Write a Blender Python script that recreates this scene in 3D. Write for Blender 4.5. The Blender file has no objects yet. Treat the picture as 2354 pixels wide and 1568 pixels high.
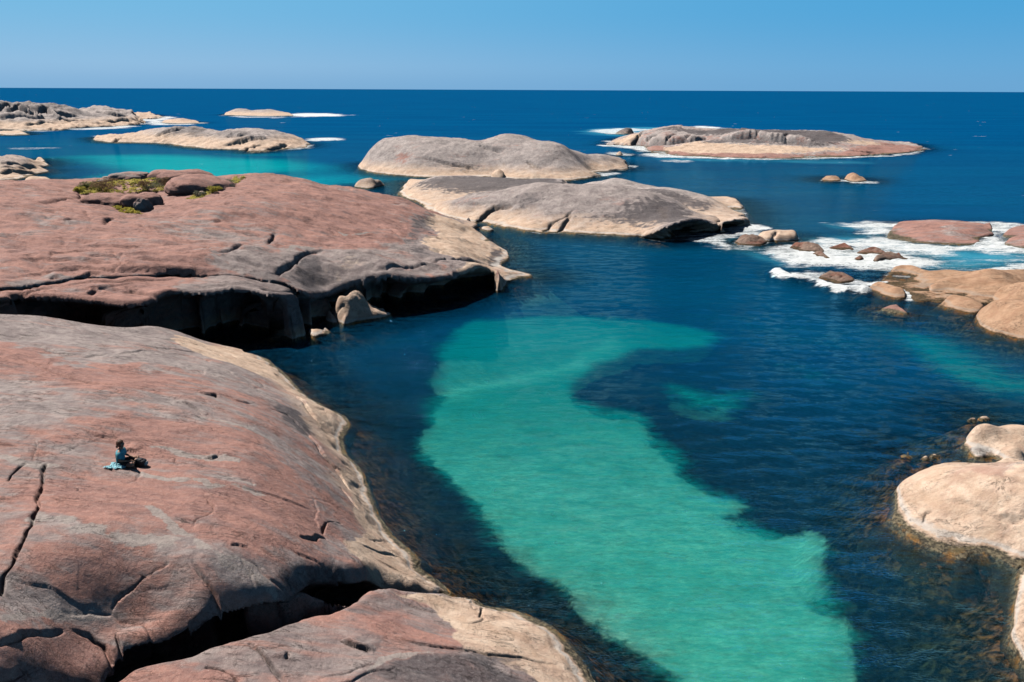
import bpy, bmesh, math, random
import numpy as np
from mathutils import Matrix, Vector
random.seed(7)
rng = np.random.default_rng(11)
C = bpy.context.scene.collection
scene = bpy.context.scene

# ------------------------------------------------------------------ camera
# photo measurements below are noted in a 2353 x 1568 grid; CAM_H is the drone's height over the sea
CAM_H, FPX, CU, CV = 17.0, 1811.0, 1176.5, 784.0
PITCH, ROLL = math.radians(17.70), math.radians(0.243)
Rm = Matrix.Rotation(math.pi/2 - PITCH, 4, 'X') @ Matrix.Rotation(ROLL, 4, 'Z')
cam_d = bpy.data.cameras.new('camera'); cam = bpy.data.objects.new('camera', cam_d); C.objects.link(cam)
cam.matrix_world = Matrix.Translation((0, 0, CAM_H)) @ Rm
cam_d.sensor_width = 36; cam_d.lens = 36*FPX/2353; cam_d.clip_end = 80000; cam_d.clip_start = .5
scene.camera = cam
R3 = np.array(Rm.to_3x3())

def ray(u, v):
    d = R3 @ np.array([(u-CU)/FPX, -(v-CV)/FPX, -1.0]); return d
def G(u, v, z=0.0):                       # survey point: where a sight line meets height z
    d = ray(u, v); t = (z-CAM_H)/min(d[2], -1e-3); return np.array([d[0]*t, d[1]*t])
CROPS = {'A': (.3503, 0, 171.8), 'B': (.4379, 773.2, 257.7), 'C': (.3506, 1546.3, 257.7), 'D': (.3068, 0, 378),
         'E': (.3068, 549.8, 378), 'F': (.3649, 0, 721.6), 'G': (.3649, 0, 1138.3), 'H': (.3973, 687.2, 945),
         'I': (.4521, 1889.9, 859.1), 'Q': (.2555, 0, 343.6), 'R': (.3284, 1374.5, 274.9)}
def T(k, pts):
    s, ox, oy = CROPS[k]
    return [(p[0]*s+ox, p[1]*s+oy)+tuple(p[2:]) for p in pts]

# ------------------------------------------------------------------ noise
def _hash(ix, iy, seed):
    n = (ix.astype(np.int64)*374761393 + iy.astype(np.int64)*668265263 + seed*1442695041) & 0xffffffff
    n = ((n ^ (n >> 13))*1274126177) & 0xffffffff
    return (n ^ (n >> 16)) & 0xffffffff
def perlin(x, y, seed=0):
    x0 = np.floor(x); y0 = np.floor(y); fx = x-x0; fy = y-y0
    ux = fx*fx*fx*(fx*(fx*6-15)+10); uy = fy*fy*fy*(fy*(fy*6-15)+10)
    def g(ox, oy):
        a = _hash(x0+ox, y0+oy, seed)*(2*math.pi/4294967296.0)
        return np.cos(a)*(fx-ox)+np.sin(a)*(fy-oy)
    a = g(0, 0); b = g(1, 0); c = g(0, 1); d = g(1, 1)
    return (a+(b-a)*ux+(c-a)*uy+(a-b-c+d)*ux*uy)*1.5
def fbm(x, y, L, octv=4, seed=0, gain=.5):
    s = 0; a = 1; f = 1/L
    for o in range(octv):
        s = s + a*perlin(x*f+o*17.3, y*f-o*9.1, seed+o); a *= gain; f *= 2.03
    return s
def sst(a, b, x):
    t = np.clip((x-a)/(b-a), 0, 1); return t*t*(3-2*t)

# ------------------------------------------------------------------ polygons
def smooth_poly(P, n=5, closed=True):
    P = np.asarray(P, float); N = len(P); out = []
    for i in range(N if closed else N-1):
        if closed: p0, p1, p2, p3 = P[i-1], P[i], P[(i+1) % N], P[(i+2) % N]
        else: p0, p1, p2, p3 = P[max(i-1, 0)], P[i], P[i+1], P[min(i+2, N-1)]
        for k in range(n):
            t = k/n
            q = .5*((2*p1)+(p2-p0)*t+(2*p0-5*p1+4*p2-p3)*t*t+(3*p1-p0-3*p2+p3)*t**3)
            if P.shape[1] > 2: q[2:] = p1[2:]*(1-t)+p2[2:]*t
            out.append(q)
    if not closed: out.append(P[-1])
    return np.array(out)
def sdf(P, x, y, attr=False):             # + inside; returns distance, nearest point, blended attributes
    n = len(P); best = np.full(x.shape, 1e18); bx = np.zeros_like(x); by = np.zeros_like(x)
    ba = [np.zeros_like(x) for _ in range(P.shape[1]-2)] if attr else []
    ins = np.zeros(x.shape, bool)
    for i in range(n):
        a = P[i]; b = P[(i+1) % n]; ex, ey = b[0]-a[0], b[1]-a[1]; L2 = ex*ex+ey*ey+1e-12
        t = np.clip(((x-a[0])*ex+(y-a[1])*ey)/L2, 0, 1)
        qx = a[0]+t*ex; qy = a[1]+t*ey; d2 = (x-qx)**2+(y-qy)**2
        m = d2 < best
        best = np.where(m, d2, best)
        if attr:
            bx = np.where(m, qx, bx); by = np.where(m, qy, by)
            for k in range(len(ba)): ba[k] = np.where(m, a[2+k]*(1-t)+b[2+k]*t, ba[k])
        if a[1] != b[1]:
            c = ((a[1] > y) != (b[1] > y)) & (x < (b[0]-a[0])*(y-a[1])/(b[1]-a[1])+a[0]); ins ^= c
    d = np.sqrt(best); d = np.where(ins, d, -d)
    return (d, bx, by, ba) if attr else d
def line_dist(P, x, y):                   # open polyline: distance, side (+ = left), 0..1 along
    P = np.asarray(P); seg = np.hypot(*(P[1:]-P[:-1]).T); cum = np.concatenate([[0], np.cumsum(seg)]); tot = cum[-1]+1e-9
    best = np.full(x.shape, 1e18); side = np.zeros_like(x); al = np.zeros_like(x)
    for i in range(len(P)-1):
        a = P[i]; e = P[i+1]-a; L2 = e@e+1e-12
        t = np.clip(((x-a[0])*e[0]+(y-a[1])*e[1])/L2, 0, 1)
        d2 = (x-a[0]-t*e[0])**2+(y-a[1]-t*e[1])**2; m = d2 < best
        best = np.where(m, d2, best); side = np.where(m, np.sign(e[0]*(y-a[1])-e[1]*(x-a[0])), side)
        al = np.where(m, (cum[i]+t*seg[i])/tot, al)
    return np.sqrt(best), side, al, tot

class RBF:
    def __init__(s, pts, c=3.0, lam=0.02):
        s.p = np.asarray(pts, float); s.c = c; n = len(s.p)
        s.m = s.p[:, :2].mean(0); X = s.p[:, :2]-s.m; s.X = X
        D = np.sqrt(((X[:, None]-X[None])**2).sum(-1)+c*c)
        A = np.zeros((n+3, n+3)); A[:n, :n] = D-lam*np.eye(n)*1.0; A[:n, n] = 1; A[n, :n] = 1
        A[:n, n+1:] = X; A[n+1:, :n] = X.T
        s.w = np.linalg.lstsq(A, np.concatenate([s.p[:, 2], [0, 0, 0]]), rcond=None)[0]
    def __call__(s, x, y):
        x = x-s.m[0]; y = y-s.m[1]; n = len(s.X)
        z = s.w[n]+s.w[n+1]*x+s.w[n+2]*y
        for i in range(n): z = z+s.w[i]*np.sqrt((x-s.X[i, 0])**2+(y-s.X[i, 1])**2+s.c**2)
        return z

# ------------------------------------------------------------------ mesh helpers
def mesh_from(name, co, quads, mat=None, smooth=True, attrs=None, parent=None):
    me = bpy.data.meshes.new(name); co = np.asarray(co, np.float32); quads = np.asarray(quads, np.int32)
    k = quads.shape[1]
    me.vertices.add(len(co)); me.vertices.foreach_set('co', co.ravel())
    me.loops.add(quads.size); me.loops.foreach_set('vertex_index', quads.ravel())
    me.polygons.add(len(quads)); me.polygons.foreach_set('loop_start', np.arange(0, quads.size, k, dtype=np.int32))
    me.polygons.foreach_set('use_smooth', np.full(len(quads), smooth))
    for an, arr in (attrs or {}).items():
        a = me.attributes.new(an, 'FLOAT_COLOR', 'POINT')
        arr4 = np.ones((len(co), 4), np.float32); arr4[:, :arr.shape[1]] = arr; a.data.foreach_set('color', arr4.ravel())
    me.update(); me.validate()
    if mat: me.materials.append(mat)
    o = bpy.data.objects.new(name, me); C.objects.link(o)
    if parent: o.parent = parent
    return o
def tag(o, label=None, cat=None, group=None, kind=None):
    if label: o['label'] = label
    if cat: o['category'] = cat
    if group: o['group'] = group
    if kind: o['kind'] = kind
    return o
def grid_faces(valid):
    R_, K_ = valid.shape; idx = np.arange(R_*K_).reshape(R_, K_)
    m = valid[:-1, :-1] & valid[1:, :-1] & valid[:-1, 1:] & valid[1:, 1:]
    q = np.stack([idx[:-1, :-1][m], idx[:-1, 1:][m], idx[1:, 1:][m], idx[1:, :-1][m]], 1)
    used = np.unique(q); remap = np.full(R_*K_, -1, np.int64); remap[used] = np.arange(len(used))
    return used, remap[q]

# ------------------------------------------------------------------ node helpers
class NT:
    def __init__(s, name):
        s.m = bpy.data.materials.new(name); s.m.use_nodes = True; s.t = s.m.node_tree
        for n in list(s.t.nodes): s.t.nodes.remove(n)
        s.out = s.t.nodes.new('ShaderNodeOutputMaterial')
    def n(s, typ, **kw):
        nd = s.t.nodes.new(typ)
        for k, v in kw.items(): setattr(nd, k, v)
        return nd
    def l(s, a, b): s.t.links.new(a, b)
    def val(s, x, sock):
        if isinstance(x, (int, float)): sock.default_value = x
        elif isinstance(x, (tuple, list)):
            sock.default_value = tuple(x)+((1,) if len(sock.default_value) == 4 and len(x) == 3 else ())
        else: s.l(x, sock)
    def math(s, op, a, b=0.0, c=None, clamp=False):
        nd = s.n('ShaderNodeMath', operation=op, use_clamp=clamp); s.val(a, nd.inputs[0]); s.val(b, nd.inputs[1])
        if c is not None: s.val(c, nd.inputs[2])
        return nd.outputs[0]
    def mix(s, f, a, b, mode='MIX'):
        nd = s.n('ShaderNodeMix', data_type='RGBA', blend_type=mode); s.val(f, nd.inputs[0]); s.val(a, nd.inputs[6]); s.val(b, nd.inputs[7])
        return nd.outputs[2]
    def ramp(s, x, a, b, lo=0.0, hi=1.0):
        nd = s.n('ShaderNodeMapRange', interpolation_type='SMOOTHSTEP'); s.val(x, nd.inputs[0])
        s.val(a, nd.inputs[1]); s.val(b, nd.inputs[2]); s.val(lo, nd.inputs[3]); s.val(hi, nd.inputs[4]); return nd.outputs[0]
    def noise(s, vec, scale, detail=4, rough=.55, dist=0.0):
        nd = s.n('ShaderNodeTexNoise'); s.l(vec, nd.inputs['Vector']); nd.inputs['Scale'].default_value = scale
        nd.inputs['Detail'].default_value = detail; nd.inputs['Roughness'].default_value = rough; nd.inputs['Distortion'].default_value = dist
        return nd.outputs[0]
    def map(s, vec, scale=(1, 1, 1), rot=0.0, loc=(0, 0, 0)):
        nd = s.n('ShaderNodeMapping'); s.l(vec, nd.inputs[0]); nd.inputs['Scale'].default_value = scale
        nd.inputs['Rotation'].default_value = (0, 0, rot); nd.inputs['Location'].default_value = loc; return nd.outputs[0]
    def attr(s, name):
        nd = s.n('ShaderNodeAttribute', attribute_name=name); sp = s.n('ShaderNodeSeparateColor'); s.l(nd.outputs['Color'], sp.inputs[0])
        return sp.outputs[0], sp.outputs[1], sp.outputs[2], nd.outputs['Color']
    def geo(s): return s.n('ShaderNodeNewGeometry')
def simple(name, col, rough=.8, var=.15, scale=6, bump=.0):
    t = NT(name); g = t.geo().outputs['Position']; nz = t.noise(g, scale, 4)
    c = t.mix(t.ramp(nz, .3, .7), tuple(x*(1-var) for x in col), tuple(min(1, x*(1+var)) for x in col))
    b = t.n('ShaderNodeBsdfPrincipled'); t.l(c, b.inputs['Base Color']); b.inputs['Roughness'].default_value = rough
    if bump:
        bp = t.n('ShaderNodeBump'); bp.inputs['Strength'].default_value = bump; bp.inputs['Distance'].default_value = .02; t.l(nz, bp.inputs['Height']); t.l(bp.outputs[0], b.inputs['Normal'])
    t.l(b.outputs[0], t.out.inputs[0]); return t.m

# ------------------------------------------------------------------ rock material
def rock_material(name='granite', tint=None):
    t = NT(name); g = t.geo(); pos = g.outputs['Position']
    sp = t.n('ShaderNodeSeparateXYZ'); t.l(pos, sp.inputs[0]); z = sp.outputs[2]
    r, gch, b, _ = t.attr('mask'); vein, rough, band, _ = t.attr('mask2')
    big = t.noise(t.map(pos, (.16, .22, .2), .3), 1.0, 5, .6, .3)
    streak = t.noise(t.map(pos, (.32, 1.5, 1.3), -.28), 1.0, 8, .66, .5)
    mid = t.noise(pos, 1.1, 7, .65, .4)
    fine = t.noise(pos, 7.0, 6, .72)
    grain = t.noise(pos, 38.0, 3, .7)
    # neutral grey granite
    grey = t.mix(t.ramp(mid, .32, .66), (.225, .175, .172), (.37, .30, .285))
    pale = t.mix(t.ramp(mid, .35, .68), (.38, .335, .325), (.64, .57, .54))
    grey = t.mix(rough, grey, pale)
    grey = t.mix(t.math('MULTIPLY', t.ramp(streak, .5, .72), .5), grey, (.42, .36, .345))
    # red iron-stained granite
    red = t.mix(t.ramp(streak, .30, .68), (.30, .172, .155), (.48, .255, .208))
    red = t.mix(t.math('MULTIPLY', t.ramp(fine, .45, .7), .45), red, (.50, .33, .285))
    rf = t.math('ADD', r, t.math('MULTIPLY', t.math('ADD', t.math('SUBTRACT', streak, .5), t.math('SUBTRACT', big, .5)), 1.9))
    col = t.mix(t.ramp(rf, .22, .78), grey, red)
    # pale lichen flecks
    fl = t.noise(t.map(pos, (1.1, 3.2, 2.2), -.2), 1.0, 7, .7, .8)
    col = t.mix(t.math('MULTIPLY', t.ramp(fl, .60, .68), .38), col, (.42, .36, .34))
    fl2 = t.noise(t.map(pos, (2.3, 5.5, 4), .1, (9, 3, 1)), 1.0, 6, .7, .5)
    col = t.mix(t.math('MULTIPLY', t.ramp(fl2, .61, .69), .38), col, (.085, .07, .07))
    # cream washed rock near the water (kept clear of lichen by spray)
    h = t.math('ADD', z, t.math('MULTIPLY', t.math('SUBTRACT', mid, .5), 1.1))
    h = t.math('ADD', h, t.math('MULTIPLY', t.math('SUBTRACT', big, .5), 2.2))
    bz = t.math('MULTIPLY', band, 8.0)
    cf = t.math('SUBTRACT', 1.0, t.math('DIVIDE', t.math('SUBTRACT', h, bz), t.math('ADD', .7, t.math('MULTIPLY', rough, 1.3))), clamp=True)
    cf = t.math('MULTIPLY', cf, t.ramp(band, 0.0, .01))
    cf = t.math('MAXIMUM', cf, t.ramp(t.math('ADD', b, t.math('MULTIPLY', t.math('SUBTRACT', mid, .5), .7)), .35, .65), clamp=True)
    cream = t.mix(t.ramp(mid, .3, .7), (.60, .42, .305), (.84, .65, .51))
    cream = t.mix(t.math('MULTIPLY', t.ramp(streak, .45, .72), .55), cream, (.52, .34, .26))
    cream = t.mix(t.math('MULTIPLY', t.ramp(fl2, .58, .66), .3), cream, (.28, .22, .2))
    col = t.mix(cf, col, cream)
    # dark lichen; the slab hollow's painted shade uses this channel too
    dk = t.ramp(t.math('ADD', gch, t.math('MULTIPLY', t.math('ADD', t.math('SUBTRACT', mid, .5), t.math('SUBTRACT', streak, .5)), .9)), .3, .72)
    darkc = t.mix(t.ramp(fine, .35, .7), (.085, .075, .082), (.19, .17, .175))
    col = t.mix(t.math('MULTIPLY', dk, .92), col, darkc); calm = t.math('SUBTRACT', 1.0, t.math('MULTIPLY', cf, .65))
    # pale mineral veins
    vf = t.ramp(t.math('ADD', vein, t.math('MULTIPLY', t.math('SUBTRACT', fine, .5), .8)), .30, .52)
    col = t.mix(t.math('MULTIPLY', vf, .9), col, t.mix(fine, (.32, .27, .25), (.50, .44, .41)))
    # salt line and weed at the tide mark
    zn = t.math('ADD', z, t.math('MULTIPLY', t.math('SUBTRACT', fine, .5), .16))
    zn = t.math('ADD', zn, t.math('MULTIPLY', t.math('SUBTRACT', mid, .5), .22))
    salt = t.math('MULTIPLY', t.math('MULTIPLY', t.ramp(zn, .18, .22), t.ramp(band, 0, .01)), t.math('SUBTRACT', 1.0, t.ramp(zn, .26, .36)))
    col = t.mix(t.math('MULTIPLY', salt, .7), col, (.66, .62, .58))
    weed = t.mix(t.ramp(fine, .38, .62), (.045, .035, .028), (.30, .19, .075))
    weed = t.mix(t.ramp(mid, .50, .62), t.mix(t.ramp(fine, .42, .6), (.05, .045, .035), (.24, .20, .13)), t.mix(t.ramp(zn, .0, .12), (.42, .19, .045), (.16, .13, .07)))
    col = t.mix(t.math('SUBTRACT', 1.0, t.ramp(zn, .11, .19)), col, weed)
    col = t.mix(t.math('SUBTRACT', 1.0, t.ramp(zn, -.35, .03)), col, (.035, .024, .014))
    # hairline fissures and flakes
    fz = t.noise(t.map(pos, (.55, 2.3, 1.8), -.3, (4, 2, 0)), 1.0, 7, .62, .9); gate = t.ramp(t.noise(pos, .55, 3, .6), .46, .58)
    line = t.math('MULTIPLY', t.math('SUBTRACT', 1.0, t.ramp(t.math('ABSOLUTE', t.math('SUBTRACT', fz, .5)), .0, .010)), gate)
    fy = t.noise(t.map(pos, (2.2, .8, 1.8), .5, (1, 8, 0)), 1.0, 6, .6, 1.2)
    line = t.math('MAXIMUM', line, t.math('MULTIPLY', t.math('SUBTRACT', 1.0, t.ramp(t.math('ABSOLUTE', t.math('SUBTRACT', fy, .5)), .0, .007)), t.math('MULTIPLY', gate, .6)))
    col = t.mix(t.math('MULTIPLY', line, .6), col, (.05, .04, .038))
    blotch = t.noise(pos, 3.2, 8, .78, .4)
    col = t.mix(t.math('MULTIPLY', calm, .42), col, t.mix(t.ramp(blotch, .34, .66), (.33, .32, .33), (.68, .68, .67)), 'OVERLAY')
    # grain
    col = t.mix(.55, col, t.mix(t.ramp(grain, .3, .7), (.35, .35, .35), (.65, .65, .65)), 'OVERLAY')
    spk = t.noise(pos, 26.0, 2, .5)
    col = t.mix(t.math('MULTIPLY', t.ramp(spk, .70, .74), .7), col, (.62, .57, .53))
    if tint: col = t.mix(1.0, col, tint, 'MULTIPLY')
    hgt = t.math('ADD', t.math('MULTIPLY', streak, .5), t.math('ADD', t.math('MULTIPLY', fine, .34), t.math('MULTIPLY', grain, .08)))
    hgt = t.math('SUBTRACT', t.math('ADD', hgt, t.math('MULTIPLY', blotch, .2)), t.math('MULTIPLY', line, .25))
    hgt = t.math('ADD', hgt, t.math('MULTIPLY', fl2, .22))
    bp = t.n('ShaderNodeBump'); bp.inputs['Strength'].default_value = .75; bp.inputs['Distance'].default_value = .22; t.l(hgt, bp.inputs['Height'])
    p = t.n('ShaderNodeBsdfPrincipled'); t.l(col, p.inputs['Base Color']); t.l(bp.outputs[0], p.inputs['Normal'])
    p.inputs['Roughness'].default_value = .82; p.inputs['Specular IOR Level'].default_value = .25
    t.l(p.outputs[0], t.out.inputs[0]); return t.m
MR = rock_material()
MT = rock_material('tan_granite', (.72, .60, .51))
MB = rock_material('weedy_granite', (.62, .50, .42))

# ------------------------------------------------------------------ height-field rocks
# edge kinds: (rounding radius, undercut, outer slope)
EDGE = {'S': (.12, 0, 1.0), 'e': (.35, .5, 5), 'k2': (.35, .2, 6), 'k': (.28, 4.6, 5), 'M': (.5, 0, 1.6), 'C': (.45, 5.0, 7), 'c': (.9, .3, 4), 'B': (.6, 0, 2.2), 'F': (.3, 0, 1.2), 'G': (.5, 2.0, 6)}
SHORES = []                                # waterline polygons, used by the sea for shallows and foam
class Rock:
    def __init__(s, name, label, cat, poly, ctrl=(), cracks=(), masks=(), base=(.5, 0, 0), band=.9, pale=.1, c=3.0, lam=.02, dth=.0011, dr=.0026,
                 amp=(.16, 5.0), rand=0, randw=(.02, .07, .045), warp=.12, seed=1, group=None, shore=True, zmin=-1.8, scal=0, shelf=0, ws=1.0, mat=None, steps=(), mid=(.035, 1.3)):
        s.top_pts = []
        pp = []
        for q in poly:
            if q[0] == 'w': x, y, z = q[1:4]; e = EDGE[q[4]]
            else: u, v, z = q[:3]; e = EDGE[q[3] if len(q) > 3 else 'S']; x, y = G(u, v, z)
            pp.append([x, y, e[0], e[1], e[2]]); s.top_pts.append((x, y, z+e[0]))
        s.P = smooth_poly(pp, 4)
        for q in ctrl:
            x, y = q[1:3] if q[0] == 'w' else G(*q[:3]); s.top_pts.append((x, y, q[3] if q[0] == 'w' else q[2]))
        s.top = RBF(s.top_pts, c, lam); s.seed = seed
        lo = s.P[:, :2].min(0)-3; hi = s.P[:, :2].max(0)+3
        # grid that is finer near the viewpoint
        cx, cy = np.meshgrid(np.linspace(lo[0], hi[0], 12), np.linspace(lo[1], hi[1], 12))
        th = np.arctan2(cx, np.maximum(cy, .5)); rr = np.hypot(cx, cy)
        th0, th1 = max(th.min(), -1.05), min(th.max(), 1.05); r0, r1 = max(lo[1]*.95, rr.min(), 8), rr.max()
        tt = np.arange(th0, th1, dth); nr = int(math.log(r1/r0)/dr)+2; rs = r0*np.exp(np.arange(nr)*dr)
        TH, RR = np.meshgrid(tt, rs); x = RR*np.sin(TH); y = RR*np.cos(TH)
        keep = (x > lo[0]) & (x < hi[0]) & (y > lo[1]) & (y < hi[1])
        xi, yi = x[keep], y[keep]
        wx = xi+warp*fbm(xi, yi, 1.6, 3, seed+50)+warp*2.0*fbm(xi, yi, 6, 2, seed+53); wy = yi+warp*fbm(xi, yi, 1.6, 3, seed+60)+warp*2.0*fbm(xi, yi, 6, 2, seed+63)
        d, bx, by, (er, eu, es) = sdf(s.P, wx, wy, True)
        top = s.top(xi, yi); s.topz = top
        h = top.copy()
        inner = sst(0, 1.2, d)
        h += inner*(amp[0]*fbm(xi, yi*1.5, amp[1], 3, seed)+mid[0]*fbm(xi*.8, yi*1.4, mid[1], 4, seed+9, .55))
        if scal: h += inner*scal*(np.minimum(np.abs(fbm(xi*.55+.25*yi, yi*1.25, 4.2, 3, seed+91)), .5)-.25)+inner*scal*.35*(np.minimum(np.abs(fbm(xi*.6, yi*1.3, 1.4, 3, seed+95)), .4)-.2)
        m1 = np.zeros((len(xi), 3)); m1[:] = base; m2 = np.zeros((len(xi), 3)); m2[:, 2] = band/8; m2[:, 1] = pale
        wob = fbm(xi, yi, .9, 3, seed+20); wob2 = fbm(xi, yi, .9, 3, seed+30)
        cr = []
        for q in cracks:
            kind, pts, w, dep = q[0], q[1], q[2], q[3]; stp = q[4] if len(q) > 4 else 0; Lf = q[5] if len(q) > 5 else 1.0
            W = np.array([s.surf(u, v) for u, v in pts]); cr.append((kind, W, w, dep, stp, Lf))
        for k in range(rand):                                   # small flakes and joints in the surface
            j = rng.integers(len(xi)); tries = 0
            while (d[j] < 1.0 or np.hypot(xi[j], yi[j]) > 150) and tries < 50: j = rng.integers(len(xi)); tries += 1
            a = rng.normal(-.22, .35); L = rng.uniform(.5, 2.4)*(1+np.hypot(xi[j], yi[j])/60); n = 6
            px, py = xi[j], yi[j]; W = [(px, py)]
            for i in range(n):
                a += rng.normal(0, .35); px += math.cos(a)*L/n; py += math.sin(a)*L/n; W.append((px, py))
            cr.append(('x', np.array(W), rng.uniform(randw[0], randw[0]*1.8), rng.uniform(.2, 1)*randw[1], rng.choice([0, 1, 1])*rng.uniform(.4, 1.6)*randw[2], rng.uniform(.3, 1.2)))
        for ci, (kind, W, w, dep, stp, Lf) in enumerate(cr):
            if kind != 'v' and ci < len(cracks): w = w*ws; dep *= (ws+.15 if ws < 1 else 1)
            if kind != 'v': w = max(w, 1.15*dr*math.hypot(*W.mean(0)))
            reach = max(6*w, 4*Lf if stp else 0, 1.5)
            bb = (xi > W[:, 0].min()-reach) & (xi < W[:, 0].max()+reach) & (yi > W[:, 1].min()-reach) & (yi < W[:, 1].max()+reach)
            if not bb.any(): continue
            jx = min(.12, .03+Lf*.05)
            dd, sd, al, tot = line_dist(W, xi[bb]+jx*wob[bb], yi[bb]+jx*wob2[bb])
            tp = np.clip(np.minimum(al, 1-al)*tot/(.22*tot), 0, 1)**.6 if kind != 'C' else np.ones_like(al)
            wv = w*(1+.35*np.clip(wob[bb], -1, 1))
            if kind == 'v':
                e = np.exp(-(dd/(wv*1.2+.01))**2)*np.clip(tp+.2, 0, 1)*(.75+.5*wob2[bb]); m2[bb, 0] = np.maximum(m2[bb, 0], e)
                continue
            h[bb] -= dep*np.exp(-(dd/wv)**2)*tp
            if stp: h[bb] += stp*np.where(sd > 0, np.exp(-dd/Lf)*np.clip(dd/(w*.8), 0, 1), 0)*tp
        for ch, pts, soft, val in masks:
            W = np.array([s.surf(u, v) for u, v in pts]); W = smooth_poly(W, 3)
            dd = sdf(W, xi+soft*.8*wob, yi+soft*.8*wob2); f = sst(-soft, soft, dd)
            tgt, k = (m1, 'rgb'.index(ch)) if ch in 'rgb' else (m2, 'vwh'.index(ch))
            tgt[:, k] = tgt[:, k]*(1-f)+val*f
        if shelf: h *= 1-.62*(1-sst(0, shelf, d+.25*wob))*np.clip(1-(es-1)/.5, 0, 1)*(d > 0)*(h > 0)
        # rounded rim, outer face, undercut
        q = np.clip(1-d/er, 0, 1); q = np.where(d > 0, q, 1)
        h -= er*q**2.3
        e = np.maximum(-d, 0); drop = es*e*(1+.25*fbm(xi, yi, .8, 3, seed+70)); h -= drop
        nx, ny = bx-wx, by-wy; nl = np.hypot(nx, ny)+1e-9
        k = np.flatnonzero((d < 0) & (eu > .2) & (e < 3.5))
        if len(k):
            th_ = np.minimum(sdf(s.P[:, :2], bx[k]+nx[k]/nl[k]*1.0, by[k]+ny[k]/nl[k]*1.0)/.95, sdf(s.P[:, :2], bx[k]+nx[k]/nl[k]*4.2, by[k]+ny[k]/nl[k]*4.2)/3.0+.2)
            eu = eu.copy(); eu[k] *= np.clip(th_, 0, 1)
        f = np.clip(drop/1.4, 0, 1); sh = (eu*(1-(1-f)**2)*(1+.5*fbm(xi, yi, 2.2, 3, seed+80))+e*np.clip(eu/.5, 0, 1))
        sh = np.where(d < 0, sh, 0)
        X = xi+nx/nl*sh; Y = yi+ny/nl*sh
        valid = np.zeros(x.shape, bool); hv = (h > zmin) & (e < 3.5); valid[keep] = hv
        used, q4 = grid_faces(valid)
        full = np.full(x.size, -1, np.int64); full[np.flatnonzero(keep.ravel())] = np.arange(len(xi)); sel = full[used]
        co = np.stack([X[sel], Y[sel], h[sel]], 1)
        s.xi, s.yi, s.h = xi, yi, h
        s.obj = mesh_from(name, co, q4, mat or MR, True, {'mask': m1[sel], 'mask2': m2[sel]})
        tag(s.obj, label, cat, group, 'thing')
        if shore: SHORES.append(s.P[:, :2])
    def surf(s, u, v):                     # first hit of a sight line with the smooth top
        d = ray(u, v); hr = math.hypot(d[0], d[1]); r = np.linspace(8, 600, 6000)**1.0; t = r/hr
        x = d[0]*t; y = d[1]*t; z = CAM_H+d[2]*t; hh = s.top(x, y); k = np.flatnonzero(z < hh)
        k = k[k > 0]
        if len(k) == 0: return G(u, v, 0)
        i = k[0]; a = (z[i-1]-hh[i-1])/((z[i-1]-hh[i-1])-(z[i]-hh[i])+1e-12)
        return np.array([x[i-1]*(1-a)+x[i]*a, y[i-1]*(1-a)+y[i]*a])
    def at(s, u, v):
        p = s.surf(u, v); j = np.argmin((s.xi-p[0])**2+(s.yi-p[1])**2); return Vector((p[0], p[1], float(s.h[j])))
    def zat(s, x, y): return float(s.h[np.argmin((s.xi-x)**2+(s.yi-y)**2)])

def K(k, kind, z, pts): return [p+(z, kind) if len(p) == 2 else p+(kind,) for p in T(k, pts)]

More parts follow.
